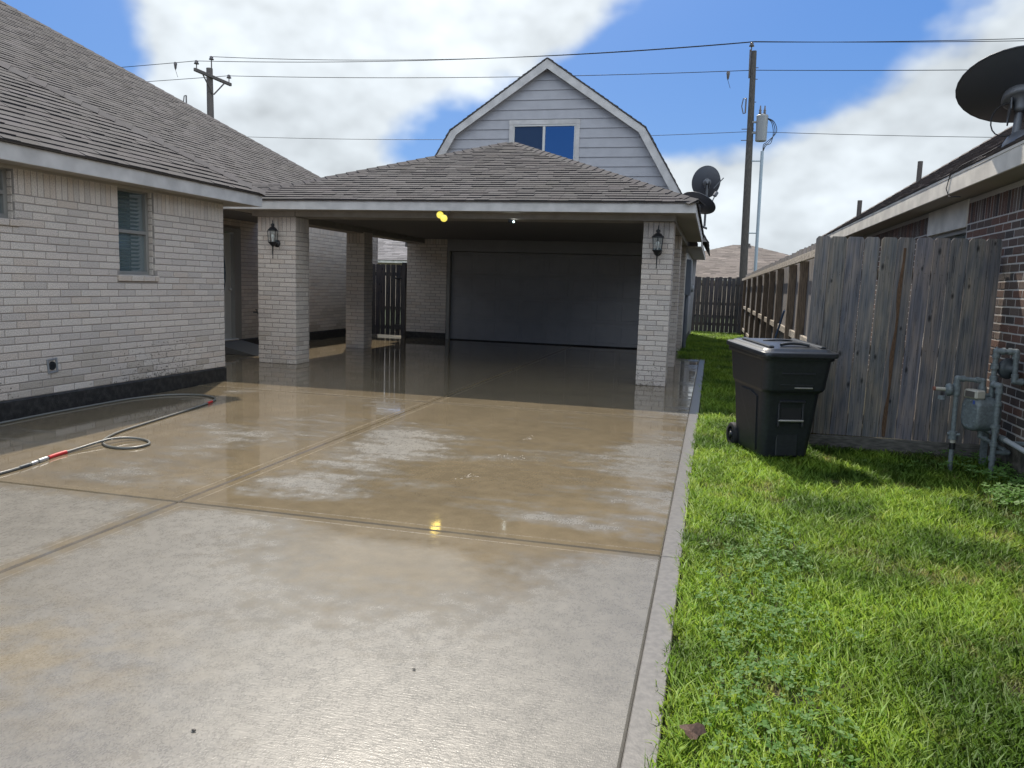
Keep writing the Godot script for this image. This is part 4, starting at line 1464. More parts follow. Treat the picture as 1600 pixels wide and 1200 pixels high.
func picket_mesh(w: float, h: float, kind: int) -> Mesh:
	# dog-eared board, front at z = 0 facing +z, foot at y = 0
	var key := "%d_%d_%d" % [int(w * 1000), int(h * 100), kind]
	if picket_meshes.has(key): return picket_meshes[key]
	var ear := 0.024
	var hw := w * 0.5
	var p := [Vector2(-hw, 0), Vector2(hw, 0), Vector2(hw, h - ear), Vector2(hw - ear * 0.8, h), Vector2(-hw + ear * 0.8, h), Vector2(-hw, h - ear)]
	var mb := MB.new()
	var d := 0.017
	var u0 := (kind % 4) * 0.25
	var flip := kind / 4 == 1
	var shade := 0.86 + 0.07 * ((kind * 5) % 5)
	var col := Color(shade, shade * (0.97 + 0.02 * (kind % 3)), shade * (0.95 + 0.03 * (kind % 4)))
	var f := func(q: Vector2) -> Vector2: return Vector2(u0 + 0.01 + (q.x + hw) / w * 0.23, 0.01 + (q.y / h if flip else 1.0 - q.y / h) * 0.97)
	for k in range(1, 5):
		var k0 := mb.v.size()
		for e in [0, k, k + 1]:
			mb.vert(Vector3(p[e].x, p[e].y, 0), Vector3.BACK, f.call(p[e]), col)
		mb.i.append(k0); mb.i.append(k0 + 2); mb.i.append(k0 + 1)
		k0 = mb.v.size()
		for e in [0, k + 1, k]:
			mb.vert(Vector3(p[e].x, p[e].y, -d), Vector3.FORWARD, f.call(p[e]), col)
		mb.i.append(k0); mb.i.append(k0 + 2); mb.i.append(k0 + 1)
	for k in 6:
		var a := Vector3(p[k].x, p[k].y, 0)
		var b := Vector3(p[(k + 1) % 6].x, p[(k + 1) % 6].y, 0)
		mb.quad(a + Vector3(0, 0, -d), b + Vector3(0, 0, -d), b, a, col, [f.call(p[k]), f.call(p[(k + 1) % 6]), f.call(p[(k + 1) % 6]), f.call(p[k])])
	picket_meshes[key] = mb.mesh()
	return picket_meshes[key]

func fence_posts(t: Node3D, spots: Array, h: float, s := 0.09) -> void:
	for p in spots:
		part(t, "post", MB.new_box(Vector3(s, h, s), 0.006), M.post, Transform3D(Basis(), p + Vector3(0, h * 0.5, 0)))

func build_fences() -> void:
	# front section facing the viewer
	var f := thing("fence", "weathered grey fence section right behind the wheeled trash bin", "fence", Vector3(0, 0, -7.95))
	var xs := [0.846, 0.981, 1.131, 1.280, 1.417, 1.558, 1.708, 1.851, 1.993, 2.139, 2.283, 2.425]
	for k in 11:
		var w: float = xs[k + 1] - xs[k] - (0.010 if k == 0 else rng.randf_range(0.003, 0.009))
		var pk := part(f, "picket", picket_mesh(w, 1.86, (k * 3 + 1) % 8), M["wood%d" % (k % 3)], Transform3D(Basis(Vector3.BACK, rng.randf_range(-0.005, 0.004) - 0.012) * Basis(Vector3.UP, rng.randf_range(-0.03, 0.03)), Vector3((xs[k] + xs[k + 1]) * 0.5 + 0.03, 0.125, rng.randf_range(-0.004, 0.004))))
		if k == 5: pk.set_meta("label", "picket with a raw orange brown split edge")
	var kb := MB.new()
	kb.box(Transform3D(), Vector3(1.52, 0.155, 0.036), 0.004)
	part(f, "kick_board", kb.mesh(), M.rail_grey, Transform3D(Basis(Vector3.BACK, 0.012), Vector3(1.74, 0.045, 0.02)))
	for y in [0.28, 0.95, 1.65]:
		part(f, "rail", MB.new_box(Vector3(1.5, 0.085, 0.036), 0.004), M.post, Transform3D(Basis(), Vector3(1.70, y, -0.04)))
	fence_posts(f, [Vector3(1.02, -0.2, -0.11), Vector3(2.41, -0.2, -0.11)], 2.05)
	var nl := MB.new()
	for k in 11:
		for y in [0.27, 0.95, 1.65]:
			for s in [-0.035, 0.03]:
				var c := Vector3((xs[k] + xs[k + 1]) * 0.5 + 0.03 + s + (y - 0.1) * 0.012, y + rng.randf_range(-0.02, 0.02), 0.004)
				nl.tube([c, c + Vector3(0, 0, 0.003)], 0.004, 6)
	tag(part(f, "nail_heads", nl.mesh(), mat(0.07, 0.05, 0.04, 0.6)), "", "", "", "stuff")
	# a raw split edge on one picket and dark stains
	var sp := MB.new()
	var n := 14
	for k in n:
		var y0 := 0.14 + 1.75 * k / n
		var y1 := 0.14 + 1.75 * (k + 1) / n
		var w0 := 0.022 + 0.010 * sin(k * 1.3)
		var w1 := 0.022 + 0.010 * sin((k + 1) * 1.3)
		sp.quad(Vector3(1.667 - w0 + 0.02 * (y0 - 1.0), y0, 0.012), Vector3(1.667 + 0.02 * (y0 - 1.0), y0, 0.007), Vector3(1.667 + 0.02 * (y1 - 1.0), y1, 0.007), Vector3(1.667 - w1 + 0.02 * (y1 - 1.0), y1, 0.012))
		sp.quad(Vector3(1.667 - w0 - 0.006 + 0.02 * (y0 - 1.0), y0, 0.002), Vector3(1.667 - w0 + 0.02 * (y0 - 1.0), y0, 0.012), Vector3(1.667 - w1 + 0.02 * (y1 - 1.0), y1, 0.012), Vector3(1.667 - w1 - 0.006 + 0.02 * (y1 - 1.0), y1, 0.002))
	part(f, "split_edge", sp.mesh(), tri(mat(0.20, 0.115, 0.065, 0.9), grey(256, 88, 0.08, 4, 0.55, 1.0), Vector3(5, 0.8, 5)))
	# long side run, its framed side to us
	var s := thing("fence", "long fence run with posts and rails facing the garage strip", "fence", Vector3(1.0, 0, 0))
	var zs := [-8.12, -9.72, -11.05, -13.0, -14.7, -16.3, -18.5, -21.0, -24.0, -27.2]
	var pts: Array = []
	for z in zs: pts.append(Vector3(0, -0.2, z))
	fence_posts(s, pts, 2.02)
	for k in zs.size() - 1:
		var l: float = zs[k] - zs[k + 1] - 0.092
		var zm: float = (zs[k] + zs[k + 1]) * 0.5
		for y in [0.22, 0.93]:
			part(s, "rail", MB.new_box(Vector3(0.04, 0.09, l), 0.004), M.rail, Transform3D(Basis(), Vector3(0.02, y, zm)))
	part(s, "top_board", MB.new_box(Vector3(0.03, 0.075, 20.0), 0.004), M.rail, Transform3D(Basis(), Vector3(-0.062, 1.835, -17.95)))
	part(s, "kick_board", MB.new_box(Vector3(0.03, 0.17, 20.0), 0.004), M.rail_grey, Transform3D(Basis(), Vector3(0.07, 0.05, -17.95)))
	var z := -8.15
	var q := 0
	while z > -28.0:
		part(s, "picket", picket_mesh(0.137, 1.86, q % 8), M["wood%d" % (q % 3)], Transform3D(Basis(Vector3.UP, PI / 2) * Basis(Vector3.BACK, rng.randf_range(-0.006, 0.006)), Vector3(0.062, 0.135 + rng.randf_range(-0.012, 0.012), z)))
		z -= 0.1425
		q += 1
	# far cross fence
	var b := thing("fence", "dark picket fence closing the end of the grass strip", "fence", Vector3(0, 0, -28.1))
	var x := 0.95
	q = 0
	while x > -1.1:
		part(b, "picket", picket_mesh(0.129, 1.88, (q * 5) % 8), M.wood_dark, Transform3D(Basis(Vector3.BACK, rng.randf_range(-0.008, 0.008)), Vector3(x, 0.02 + rng.randf_range(-0.02, 0.02), 0)))
		x -= 0.142
		q += 1
	for y in [0.3, 1.0, 1.65]:
		part(b, "rail", MB.new_box(Vector3(2.2, 0.09, 0.04), 0.004), M.post, Transform3D(Basis(), Vector3(-0.05, y, -0.045)))
	fence_posts(b, [Vector3(1.0, -0.2, -0.11), Vector3(-1.0, -0.2, -0.11)], 2.05)
	# gate between house and garage
	var g := thing("wooden_gate", "dark back lit picket gate between the house and the garage", "gate", Vector3(0, 0, -19.0))
	x = -8.50
	q = 0
	while x < -7.6:
		part(g, "picket", picket_mesh(0.125 if q % 3 else 0.118, 1.80, (q * 3) % 8), M.wood_dark, Transform3D(Basis(Vector3.BACK, rng.randf_range(-0.006, 0.006)), Vector3(x, 0.045, 0)))
		x += 0.137
		q += 1
	for y in [0.24, 1.60]:
		part(g, "rail", MB.new_box(Vector3(0.95, 0.09, 0.04), 0.004), M.wood_dark, Transform3D(Basis(), Vector3(-8.07, y, -0.04)))
	part(g, "hinge_board", MB.new_box(Vector3(0.26, 0.13, 0.03), 0.004), M.wood_dark, Transform3D(Basis(), Vector3(-7.76, 0.26, 0.017)))
	part(g, "latch", MB.new_box(Vector3(0.20, 0.035, 0.03), 0.004), M.black, Transform3D(Basis(), Vector3(-7.80, 1.50, 0.017)))
	for e in [Vector3(-7.64, 0.9, 0.01), Vector3(-8.85, 0.9, -0.06)]:
		part(g, "post", MB.new_box(Vector3(0.10, 2.0, 0.10), 0.006), M.wood_dark, Transform3D(Basis(), e))
	for k in 3:
		part(g, "picket", picket_mesh(0.11, 1.80, k), M.wood_dark, Transform3D(Basis(), Vector3(-8.88 + k * 0.122, 0.075, 0.0)))
	# a blue tool handle leaning on the side fence
	var hd := MB.new()
	hd.tube([Vector3(0.0, 0.0, 0.0), Vector3(0.20, 1.22, 0.98)], 0.014, 8)
	var br := thing("tool_handle", "blue handle leaning against the side fence behind the bin", "tool", Vector3(0.72, 0.0, -11.9))
	part(br, "handle", hd.mesh(), mat(0.03, 0.06, 0.13, 0.5))
	part(br, "head", MB.new_box(Vector3(0.3, 0.05, 0.06), 0.01), M.black, Transform3D(Basis(Vector3.UP, 0.5), Vector3(0, 0.02, 0)))

# ---------------------------------------------------------------- trash bin
func rrect(w: float, d: float, r: float, y: float, cz := 0.0, seg := 6) -> Array:
	var a: Array = []
	for c in 4:
		var sx: float = [1, 1, -1, -1][c]
		var sz: float = [1, -1, -1, 1][c]
		for k in seg + 1:
			var an := PI * 0.5 - PI * 0.5 * (c + float(k) / seg)
			a.append(Vector3(sx * (w * 0.5 - r) + cos(an) * r, y, cz + sz * (d * 0.5 - r) + sin(an) * r))
	return a

func build_bin() -> void:
	var t := thing("trash_bin", "large black wheeled trash bin on the grass before the fence", "trash bin", Vector3(0.60, -0.02, -7.52))
	t.basis = Basis(Vector3.UP, 0.36) * Basis(Vector3.RIGHT, 0.035)
	var mb := MB.new()
	var ring: Array = []
	# height, width, front z, back z, corner
	for e in [[0.03, 0.42, 0.27, -0.28, 0.06], [0.05, 0.45, 0.29, -0.30, 0.07], [0.30, 0.49, 0.315, -0.325, 0.075], [0.615, 0.535, 0.345, -0.355, 0.08], [0.635, 0.555, 0.385, -0.360, 0.08], [0.66, 0.58, 0.398, -0.365, 0.08], [0.905, 0.62, 0.425, -0.395, 0.085], [0.915, 0.66, 0.445, -0.42, 0.09], [0.945, 0.665, 0.447, -0.422, 0.09], [0.955, 0.65, 0.44, -0.415, 0.09], [0.955, 0.55, 0.38, -0.36, 0.08]]:
		ring.append(rrect(e[1], e[2] - e[3], e[4], e[0], (e[2] + e[3]) * 0.5))
	mb.loft(ring, true, true, true)
	part(t, "body", mb.mesh(), M.plastic)
	# raised side pads
	for sx in [-1.0, 1.0]:
		var sp := MB.new()
		var pr := [Vector3(sx * 0.228, 0.08, 0.20), Vector3(sx * 0.262, 0.57, 0.22), Vector3(sx * 0.268, 0.60, 0.10), Vector3(sx * 0.268, 0.60, -0.12), Vector3(sx * 0.262, 0.55, -0.15), Vector3(sx * 0.228, 0.08, -0.15)]
		if sx < 0: pr.reverse()
		for k in pr.size(): pr[k] = pr[k] + Vector3(sx * 0.012, 0, 0)
		pr.reverse()
		sp.prism(pr, Vector3(-sx * 0.03, 0, 0))
		part(t, "side_pad", sp.mesh(), M.plastic)
	# front: lifting pockets with pale metal bars
	var fr := MB.new()
	fr.box(Transform3D(Basis(Vector3.RIGHT, -0.09), Vector3(0, 0.80, 0.415)), Vector3(0.30, 0.014, 0.012), 0.003)
	fr.box(Transform3D(Basis(Vector3.RIGHT, -0.09), Vector3(0, 0.70, 0.400)), Vector3(0.30, 0.010, 0.014), 0.003)
	fr.box(Transform3D(Basis(Vector3.RIGHT, -0.09), Vector3(-0.11, 0.43, 0.333)), Vector3(0.018, 0.22, 0.03), 0.004)
	fr.box(Transform3D(Basis(Vector3.RIGHT, -0.09), Vector3(0.11, 0.43, 0.333)), Vector3(0.018, 0.22, 0.03), 0.004)
	fr.box(Transform3D(Basis(Vector3.RIGHT, -0.09), Vector3(0, 0.545, 0.344)), Vector3(0.236, 0.018, 0.03), 0.004)
	fr.box(Transform3D(Basis(Vector3.RIGHT, -0.05), Vector3(0, 0.17, 0.303)), Vector3(0.20, 0.24, 0.02), 0.008)
	part(t, "front_relief", fr.mesh(), M.plastic)
	part(t, "pocket", MB.new_box(Vector3(0.19, 0.15, 0.012), 0.0), M.dark, Transform3D(Basis(Vector3.RIGHT, -0.09), Vector3(0, 0.46, 0.329)))
	part(t, "lift_bar", cyl(Vector3(-0.115, 0.375, 0.345), Vector3(0.115, 0.375, 0.345), 0.011).mesh(), M.steel)
	part(t, "lift_bar", cyl(Vector3(-0.02, 0.675, 0.405), Vector3(0.14, 0.675, 0.405), 0.006).mesh(), M.steel)
	# wheels and axle at the back
	for sx in [-1.0, 1.0]:
		var x := Transform3D(Basis(Vector3.BACK, -PI / 2), Vector3(sx * 0.235, 0.105, -0.315))
		var ty := MB.new()
		ty.lathe(x, [Vector2(0.075, -0.028), Vector2(0.102, -0.028), Vector2(0.112, -0.018), Vector2(0.112, 0.018), Vector2(0.102, 0.028), Vector2(0.075, 0.028), Vector2(0.075, -0.028)], 22, false)
		var w := part(t, "wheel", ty.mesh(), M.rubber)
		var hb := MB.new()
		hb.lathe(x, [Vector2(0.001, -0.03), Vector2(0.028, -0.03), Vector2(0.028, 0.03), Vector2(0.001, 0.03)], 12)
		for k in 6:
			var a := TAU * k / 6
			hb.box(x * Transform3D(Basis(Vector3.UP, a), Vector3.ZERO) * Transform3D(Basis(), Vector3(0.05, 0, 0)), Vector3(0.06, 0.03, 0.022), 0.003)
		part(w, "hub", hb.mesh(), M.plastic)
	part(t, "axle", cyl(Vector3(-0.22, 0.105, -0.315), Vector3(0.22, 0.105, -0.315), 0.012).mesh(), M.steel)
	# lid
	var ld := MB.new()
	var lr: Array = []
	for e in [[0.950, 0.69, 0.462, -0.43], [0.957, 0.70, 0.468, -0.435], [0.985, 0.70, 0.466, -0.435], [0.993, 0.685, 0.455, -0.425], [0.996, 0.62, 0.42, -0.40], [1.012, 0.60, 0.405, -0.38], [1.018, 0.56, 0.385, -0.36]]:
		var rr := rrect(e[1], e[2] - e[3], 0.08, e[0], (e[2] + e[3]) * 0.5)
		for k in rr.size():
			rr[k] = rr[k] + Vector3(0, -rr[k].z * 0.018, 0)
		lr.append(rr)
	ld.loft(lr, true, true, false)
	# gently domed top
	var dome: Array = []
	for f in [1.0, 0.75, 0.5, 0.25, 0.01]:
		var r2: Array = []
		for p in lr[6]:
			r2.append(Vector3(p.x * f, 1.018 - p.z * 0.018 * f + 0.020 * (1.0 - f * f), 0.0125 + (p.z - 0.0125) * f))
		dome.append(r2)
	ld.loft(dome)
	var lid := part(t, "lid", ld.mesh(), M.lid)
	var rb := MB.new()
	for sx in [-1.0, 1.0]:
		rb.box(Transform3D(Basis(Vector3.RIGHT, 0.02), Vector3(sx * 0.235, 1.026, 0.06)), Vector3(0.05, 0.024, 0.60), 0.01)
	part(lid, "ridge", rb.mesh(), M.lid)
	var gr := MB.new()
	var arc: Array = []
	for k in 13:
		var q := k / 12.0 * 2.0 - 1.0
		arc.append(Vector3(q * 0.13, 1.034 + 0.012 * (1.0 - q * q), 0.30 - 0.03 * (1.0 - q * q)))
	gr.tube(arc, 0.013, 6)
	part(lid, "grip", gr.mesh(), M.plastic)
	var gr2 := MB.new()
	var arc2: Array = []
	for e in arc: arc2.append(Vector3(e.x * 1.05, e.y + 0.001, -0.05 - (e.z - 0.3) * 1.5))
	gr2.tube(arc2, 0.008, 6)
	part(lid, "moulding", gr2.mesh(), M.plastic)
	part(t, "push_handle", cyl(Vector3(-0.24, 0.965, -0.455), Vector3(0.24, 0.965, -0.455), 0.018).mesh(), M.plastic)

# ---------------------------------------------------------------- gas meter
func elbow(mb: MB, p: Vector3, r: float) -> void:
	var pr: Array = []
	for k in 9:
		var a := PI * k / 8.0
		pr.append(Vector2(maxf(sin(a) * r, 0.0005), -cos(a) * r))
	mb.lathe(Transform3D(Basis(), p), pr, 12, false)

func pipe_run(parent: Node3D, called: String, pts: Array, r: float, m: Material) -> void:
	var mb := MB.new()
	for k in pts.size() - 1:
		mb.tube([pts[k], pts[k + 1]], r, 12)
		var d: Vector3 = (pts[k + 1] - pts[k]).normalized()
		var l: float = pts[k].distance_to(pts[k + 1])
		# collars of the fittings
		for e in [[0, k > 0], [1, k < pts.size() - 2]]:
			if e[1]:
				var c: Vector3 = pts[k] + d * (r * 2.2) if e[0] == 0 else pts[k + 1] - d * (r * 2.2)
				mb.tube([c - d * 0.012, c + d * 0.012], r * 1.42, 12)
				var jn: Vector3 = pts[k] if e[0] == 0 else pts[k + 1]
				mb.tube([jn, c], r * 1.25, 12)
		if k > 0: elbow(mb, pts[k], r * 1.30)
	part(parent, called, mb.mesh(), m)

func collar(mb: MB, p: Vector3, d: Vector3, r: float, l: float) -> void:
	mb.tube([p - d * l * 0.5, p + d * l * 0.5], r, 10)

func build_meter() -> void:
	var t := thing("gas_meter", "grey gas meter with pipes and regulator against the brick wall", "gas meter", Vector3(2.2, 0, -7.3))
	var x := Vector3(-2.2, 0, 0)
	pipe_run(t, "inlet_pipe", [x + Vector3(2.05, -0.1, 0), x + Vector3(2.035, 0.785, 0), x + Vector3(2.225, 0.775, 0.0), x + Vector3(2.228, 0.66, 0.0)], 0.019, M.metergrey)
	var v := MB.new()
	collar(v, x + Vector3(2.043, 0.30, 0), Vector3.UP, 0.034, 0.07)
	collar(v, x + Vector3(2.036, 0.69, 0), Vector3.UP, 0.032, 0.10)
	v.tube([x + Vector3(2.0, 0.31, 0.0), x + Vector3(2.09, 0.31, 0.02)], 0.014, 8)
	v.lathe(Transform3D(Basis(Vector3.BACK, PI / 2), x + Vector3(2.01, 0.685, 0.0)), [Vector2(0.02, 0), Vector2(0.05, 0.01), Vector2(0.055, 0.03), Vector2(0.05, 0.05), Vector2(0.02, 0.06)], 12)
	part(t, "valve", v.mesh(), M.metergrey)
	part(t, "test_plug", cyl(x + Vector3(1.95, 0.688, 0.0), x + Vector3(1.87, 0.69, 0.01), 0.016).mesh(), M.pale)
	part(t, "plug_cap", cyl(x + Vector3(1.87, 0.69, 0.01), x + Vector3(1.855, 0.69, 0.012), 0.018).mesh(), mat(0.25, 0.10, 0.07, 0.7))
	part(t, "small_valve", cyl(x + Vector3(1.93, 0.63, 0.0), x + Vector3(1.93, 0.60, 0.0), 0.03).mesh(), M.metergrey)
	part(t, "sleeve", cyl(x + Vector3(2.0485, 0.18, 0), x + Vector3(2.047, 0.235, 0), 0.0235).mesh(), M.black)
	part(t, "label_band", cyl(x + Vector3(2.0465, 0.236, 0), x + Vector3(2.0460, 0.262, 0), 0.0225).mesh(), M.pale)
	# meter body: two bellied cans with a flat waist, its dial side turned to the drive
	var b := MB.new()
	var rings: Array = []
	for e in [[-0.11, 0.82], [-0.10, 0.95], [-0.075, 1.0], [-0.03, 0.97], [0.0, 1.0], [0.06, 1.0], [0.10, 0.95], [0.125, 0.82]]:
		var r := rrect(0.21 * e[1], 0.29 * e[1], 0.085, 0.0)
		var rr: Array = []
		for p in r: rr.append(Vector3(e[0], -p.z, -p.x))
		rings.append(rr)
	b.loft(rings, true, true, true)
	var turn := Basis(Vector3.UP, 0.42)
	var bc := x + Vector3(2.235, 0.50, 0.0)
	var body := part(t, "meter_body", b.mesh(), M.metergrey, Transform3D(turn, bc))
	for k in 6:
		var a := TAU * k / 6 + 0.4
		part(body, "bolt", MB.new_box(Vector3(0.012, 0.018, 0.018), 0.003), M.metergrey, Transform3D(Basis(), Vector3(-0.112, sin(a) * 0.105, cos(a) * 0.075)))
	part(t, "index_box", MB.new_box(Vector3(0.09, 0.075, 0.15), 0.012), M.pale, Transform3D(turn, x + Vector3(2.165, 0.665, 0.04)))
	part(t, "index_face", MB.new_box(Vector3(0.004, 0.05, 0.10), 0.0), mat(0.10, 0.09, 0.08, 0.4), Transform3D(turn, x + Vector3(2.165, 0.665, 0.04) + turn * Vector3(-0.046, 0, 0)))
	part(t, "tag", MB.new_box(Vector3(0.003, 0.03, 0.022), 0.0), mat(0.05, 0.09, 0.30, 0.5), Transform3D(turn, bc + turn * Vector3(-0.112, 0.10, 0.045)))
	var tp := MB.new()
	tp.box(Transform3D(turn, x + Vector3(2.25, 0.655, 0.0)), Vector3(0.19, 0.03, 0.07), 0.008)
	collar(tp, x + Vector3(2.228, 0.70, 0), Vector3.UP, 0.033, 0.05)
	part(t, "meter_yoke", tp.mesh(), M.metergrey)
	# outlet side
	pipe_run(t, "outlet_pipe", [x + Vector3(2.30, 0.64, 0.0), x + Vector3(2.30, 1.03, 0.02), x + Vector3(2.435, 1.03, 0.05), x + Vector3(2.445, 0.79, 0.05), x + Vector3(2.56, 0.785, 0.06)], 0.021, M.metergrey)
	pipe_run(t, "riser_pipe", [x + Vector3(2.335, -0.1, 0.08), x + Vector3(2.33, 0.745, 0.08), x + Vector3(2.295, 0.755, 0.04)], 0.022, M.metergrey)
	var u := MB.new()
	for e in [0.14, 0.26, 0.38, 0.60]:
		collar(u, x + Vector3(2.333, e, 0.08), Vector3.UP, 0.030, 0.035)
	collar(u, x + Vector3(2.33, 0.41, 0.08), Vector3.UP, 0.039, 0.03)
	for e in [0.80, 0.90]:
		collar(u, x + Vector3(2.30, e, 0.015), Vector3.UP, 0.031, 0.04)
	u.tube([x + Vector3(2.30, 1.03, 0.02), x + Vector3(2.30, 1.065, 0.02)], 0.01, 8)
	part(t, "unions", u.mesh(), M.metergrey)
	var rg := MB.new()
	rg.lathe(Transform3D(Basis(Vector3.RIGHT, PI / 2) * Basis(Vector3.BACK, -0.5), x + Vector3(2.41, 0.885, -0.03)), [Vector2(0.02, -0.06), Vector2(0.07, -0.04), Vector2(0.088, -0.01), Vector2(0.088, 0.01), Vector2(0.07, 0.03), Vector2(0.035, 0.045), Vector2(0.035, 0.075), Vector2(0.001, 0.08)], 18)
	rg.tube([x + Vector3(2.31, 0.89, 0.0), x + Vector3(2.40, 0.885, -0.03)], 0.026, 10)
	part(t, "regulator", rg.mesh(), M.meterdark)
	pipe_run(t, "bypass_pipe", [x + Vector3(2.25, 0.36, 0.0), x + Vector3(2.25, 0.31, 0.0), x + Vector3(2.46, 0.19, 0.03), x + Vector3(2.34, 0.185, 0.05)], 0.017, M.metergrey)
	# pale conduit along the wall
	var c := thing("wall_conduit", "pale conduit running along the foot of the neighbour brick wall", "pipe", Vector3(2.42, 0.30, -7.6))
	part(c, "pipe", cyl(Vector3(-0.05, 0.035, 0.0), Vector3(0.03, -0.03, 0.95), 0.021).mesh(), M.pvc)
	part(c, "coupling", cyl(Vector3(-0.02, 0.010, 0.33), Vector3(-0.012, 0.004, 0.42), 0.028).mesh(), M.metergrey)
	part(c, "clamp", MB.new_box(Vector3(0.12, 0.03, 0.03), 0.004), M.metergrey, Transform3D(Basis(), Vector3(0.045, 0.0, 0.5)))
	part(c, "foot", MB.new_box(Vector3(0.05, 0.30, 0.05), 0.004), M.metergrey, Transform3D(Basis(), Vector3(-0.045, -0.13, 0.02)))

# ---------------------------------------------------------------- hose
func spline(pts: Array, per: int) -> Array:
	var out: Array = []
	for k in pts.size() - 1:
		var p0: Vector3 = pts[maxi(k - 1, 0)]
		var p3: Vector3 = pts[mini(k + 2, pts.size() - 1)]
		for q in per:
			out.append((pts[k] as Vector3).cubic_interpolate(pts[k + 1], p0, p3, float(q) / per))
	out.append(pts[-1])
	return out

func build_hose() -> void:
	var t := thing("garden_hose", "grey pressure hose with red ends looping across the wet driveway", "hose")
	var y := 0.011
	var g := [[-6.30, -3.6], [-6.34, -4.8], [-6.36, -5.86], [-6.385, -6.4], [-6.385, -6.95], [-6.36, -7.6], [-6.18, -8.03], [-5.87, -8.17], [-5.60, -8.05], [-5.47, -7.84], [-5.41, -7.60], [-5.33, -7.2], [-5.24, -6.64], [-5.15, -6.09], [-5.085, -5.83], [-4.97, -5.58], [-4.80, -5.42], [-4.63, -5.39], [-4.535, -5.47], [-4.545, -5.62], [-4.68, -5.735], [-4.82, -5.71], [-4.885, -5.58], [-4.90, -5.40], [-4.90, -5.2], [-4.89, -5.0], [-4.845, -4.8], [-4.81, -4.62], [-4.79, -4.39], [-4.80, -3.9], [-4.9, -3.2], [-5.2, -2.2]]
	var pts: Array = []
	for k in g.size():
		var hh := y
		if k >= 21 and k <= 24: hh = y + [0.012, 0.021, 0.015, 0.004][k - 21]
		pts.append(Vector3(g[k][0], hh, g[k][1]))
	var path := spline(pts, 8)
	var mb := MB.new()
	mb.tube(path, 0.0105, 10)
	part(t, "hose", mb.mesh(), M.hose)
	var sleeve := func(i0: int, i1: int, r: float, called: String, m: Material) -> void:
		var s := MB.new()
		s.tube(path.slice(i0, i1 + 1), r, 10)
		part(t, called, s.mesh(), m)
	sleeve.call(74, 78, 0.0155, "red_sleeve", M.red)
	sleeve.call(196, 204, 0.0165, "red_sleeve", M.red)
	sleeve.call(205, 209, 0.0185, "coupling", M.steel)
	sleeve.call(210, 213, 0.0155, "coupling", M.steel)
	sleeve.call(214, 218, 0.0145, "coupling", M.meterdark)
	for e in [[-1.0, -2.64, 0.005], [-1.52, -2.05, 0.006]]:
		var p := MB.new()
		var r: float = e[2]
		p.lathe(Transform3D(Basis(Vector3.UP, e[0] * 3.0).scaled(Vector3(1.5, 0.5, 1.0)), Vector3.ZERO), [Vector2(0.001, -r), Vector2(r * 0.8, -r * 0.6), Vector2(r, 0.0), Vector2(r * 0.7, r * 0.7), Vector2(0.001, r)], 7, false)
		var o := part(self, "pebble", p.mesh(), mat(0.04, 0.035, 0.03, 0.6), Transform3D(Basis(), Vector3(e[0], 0.005, e[1])))
		tag(o, "small dark speck of debris on bare concrete, %s" % ("the one nearer the lawn" if e[0] > -1.2 else "the one nearer the viewer"), "debris")

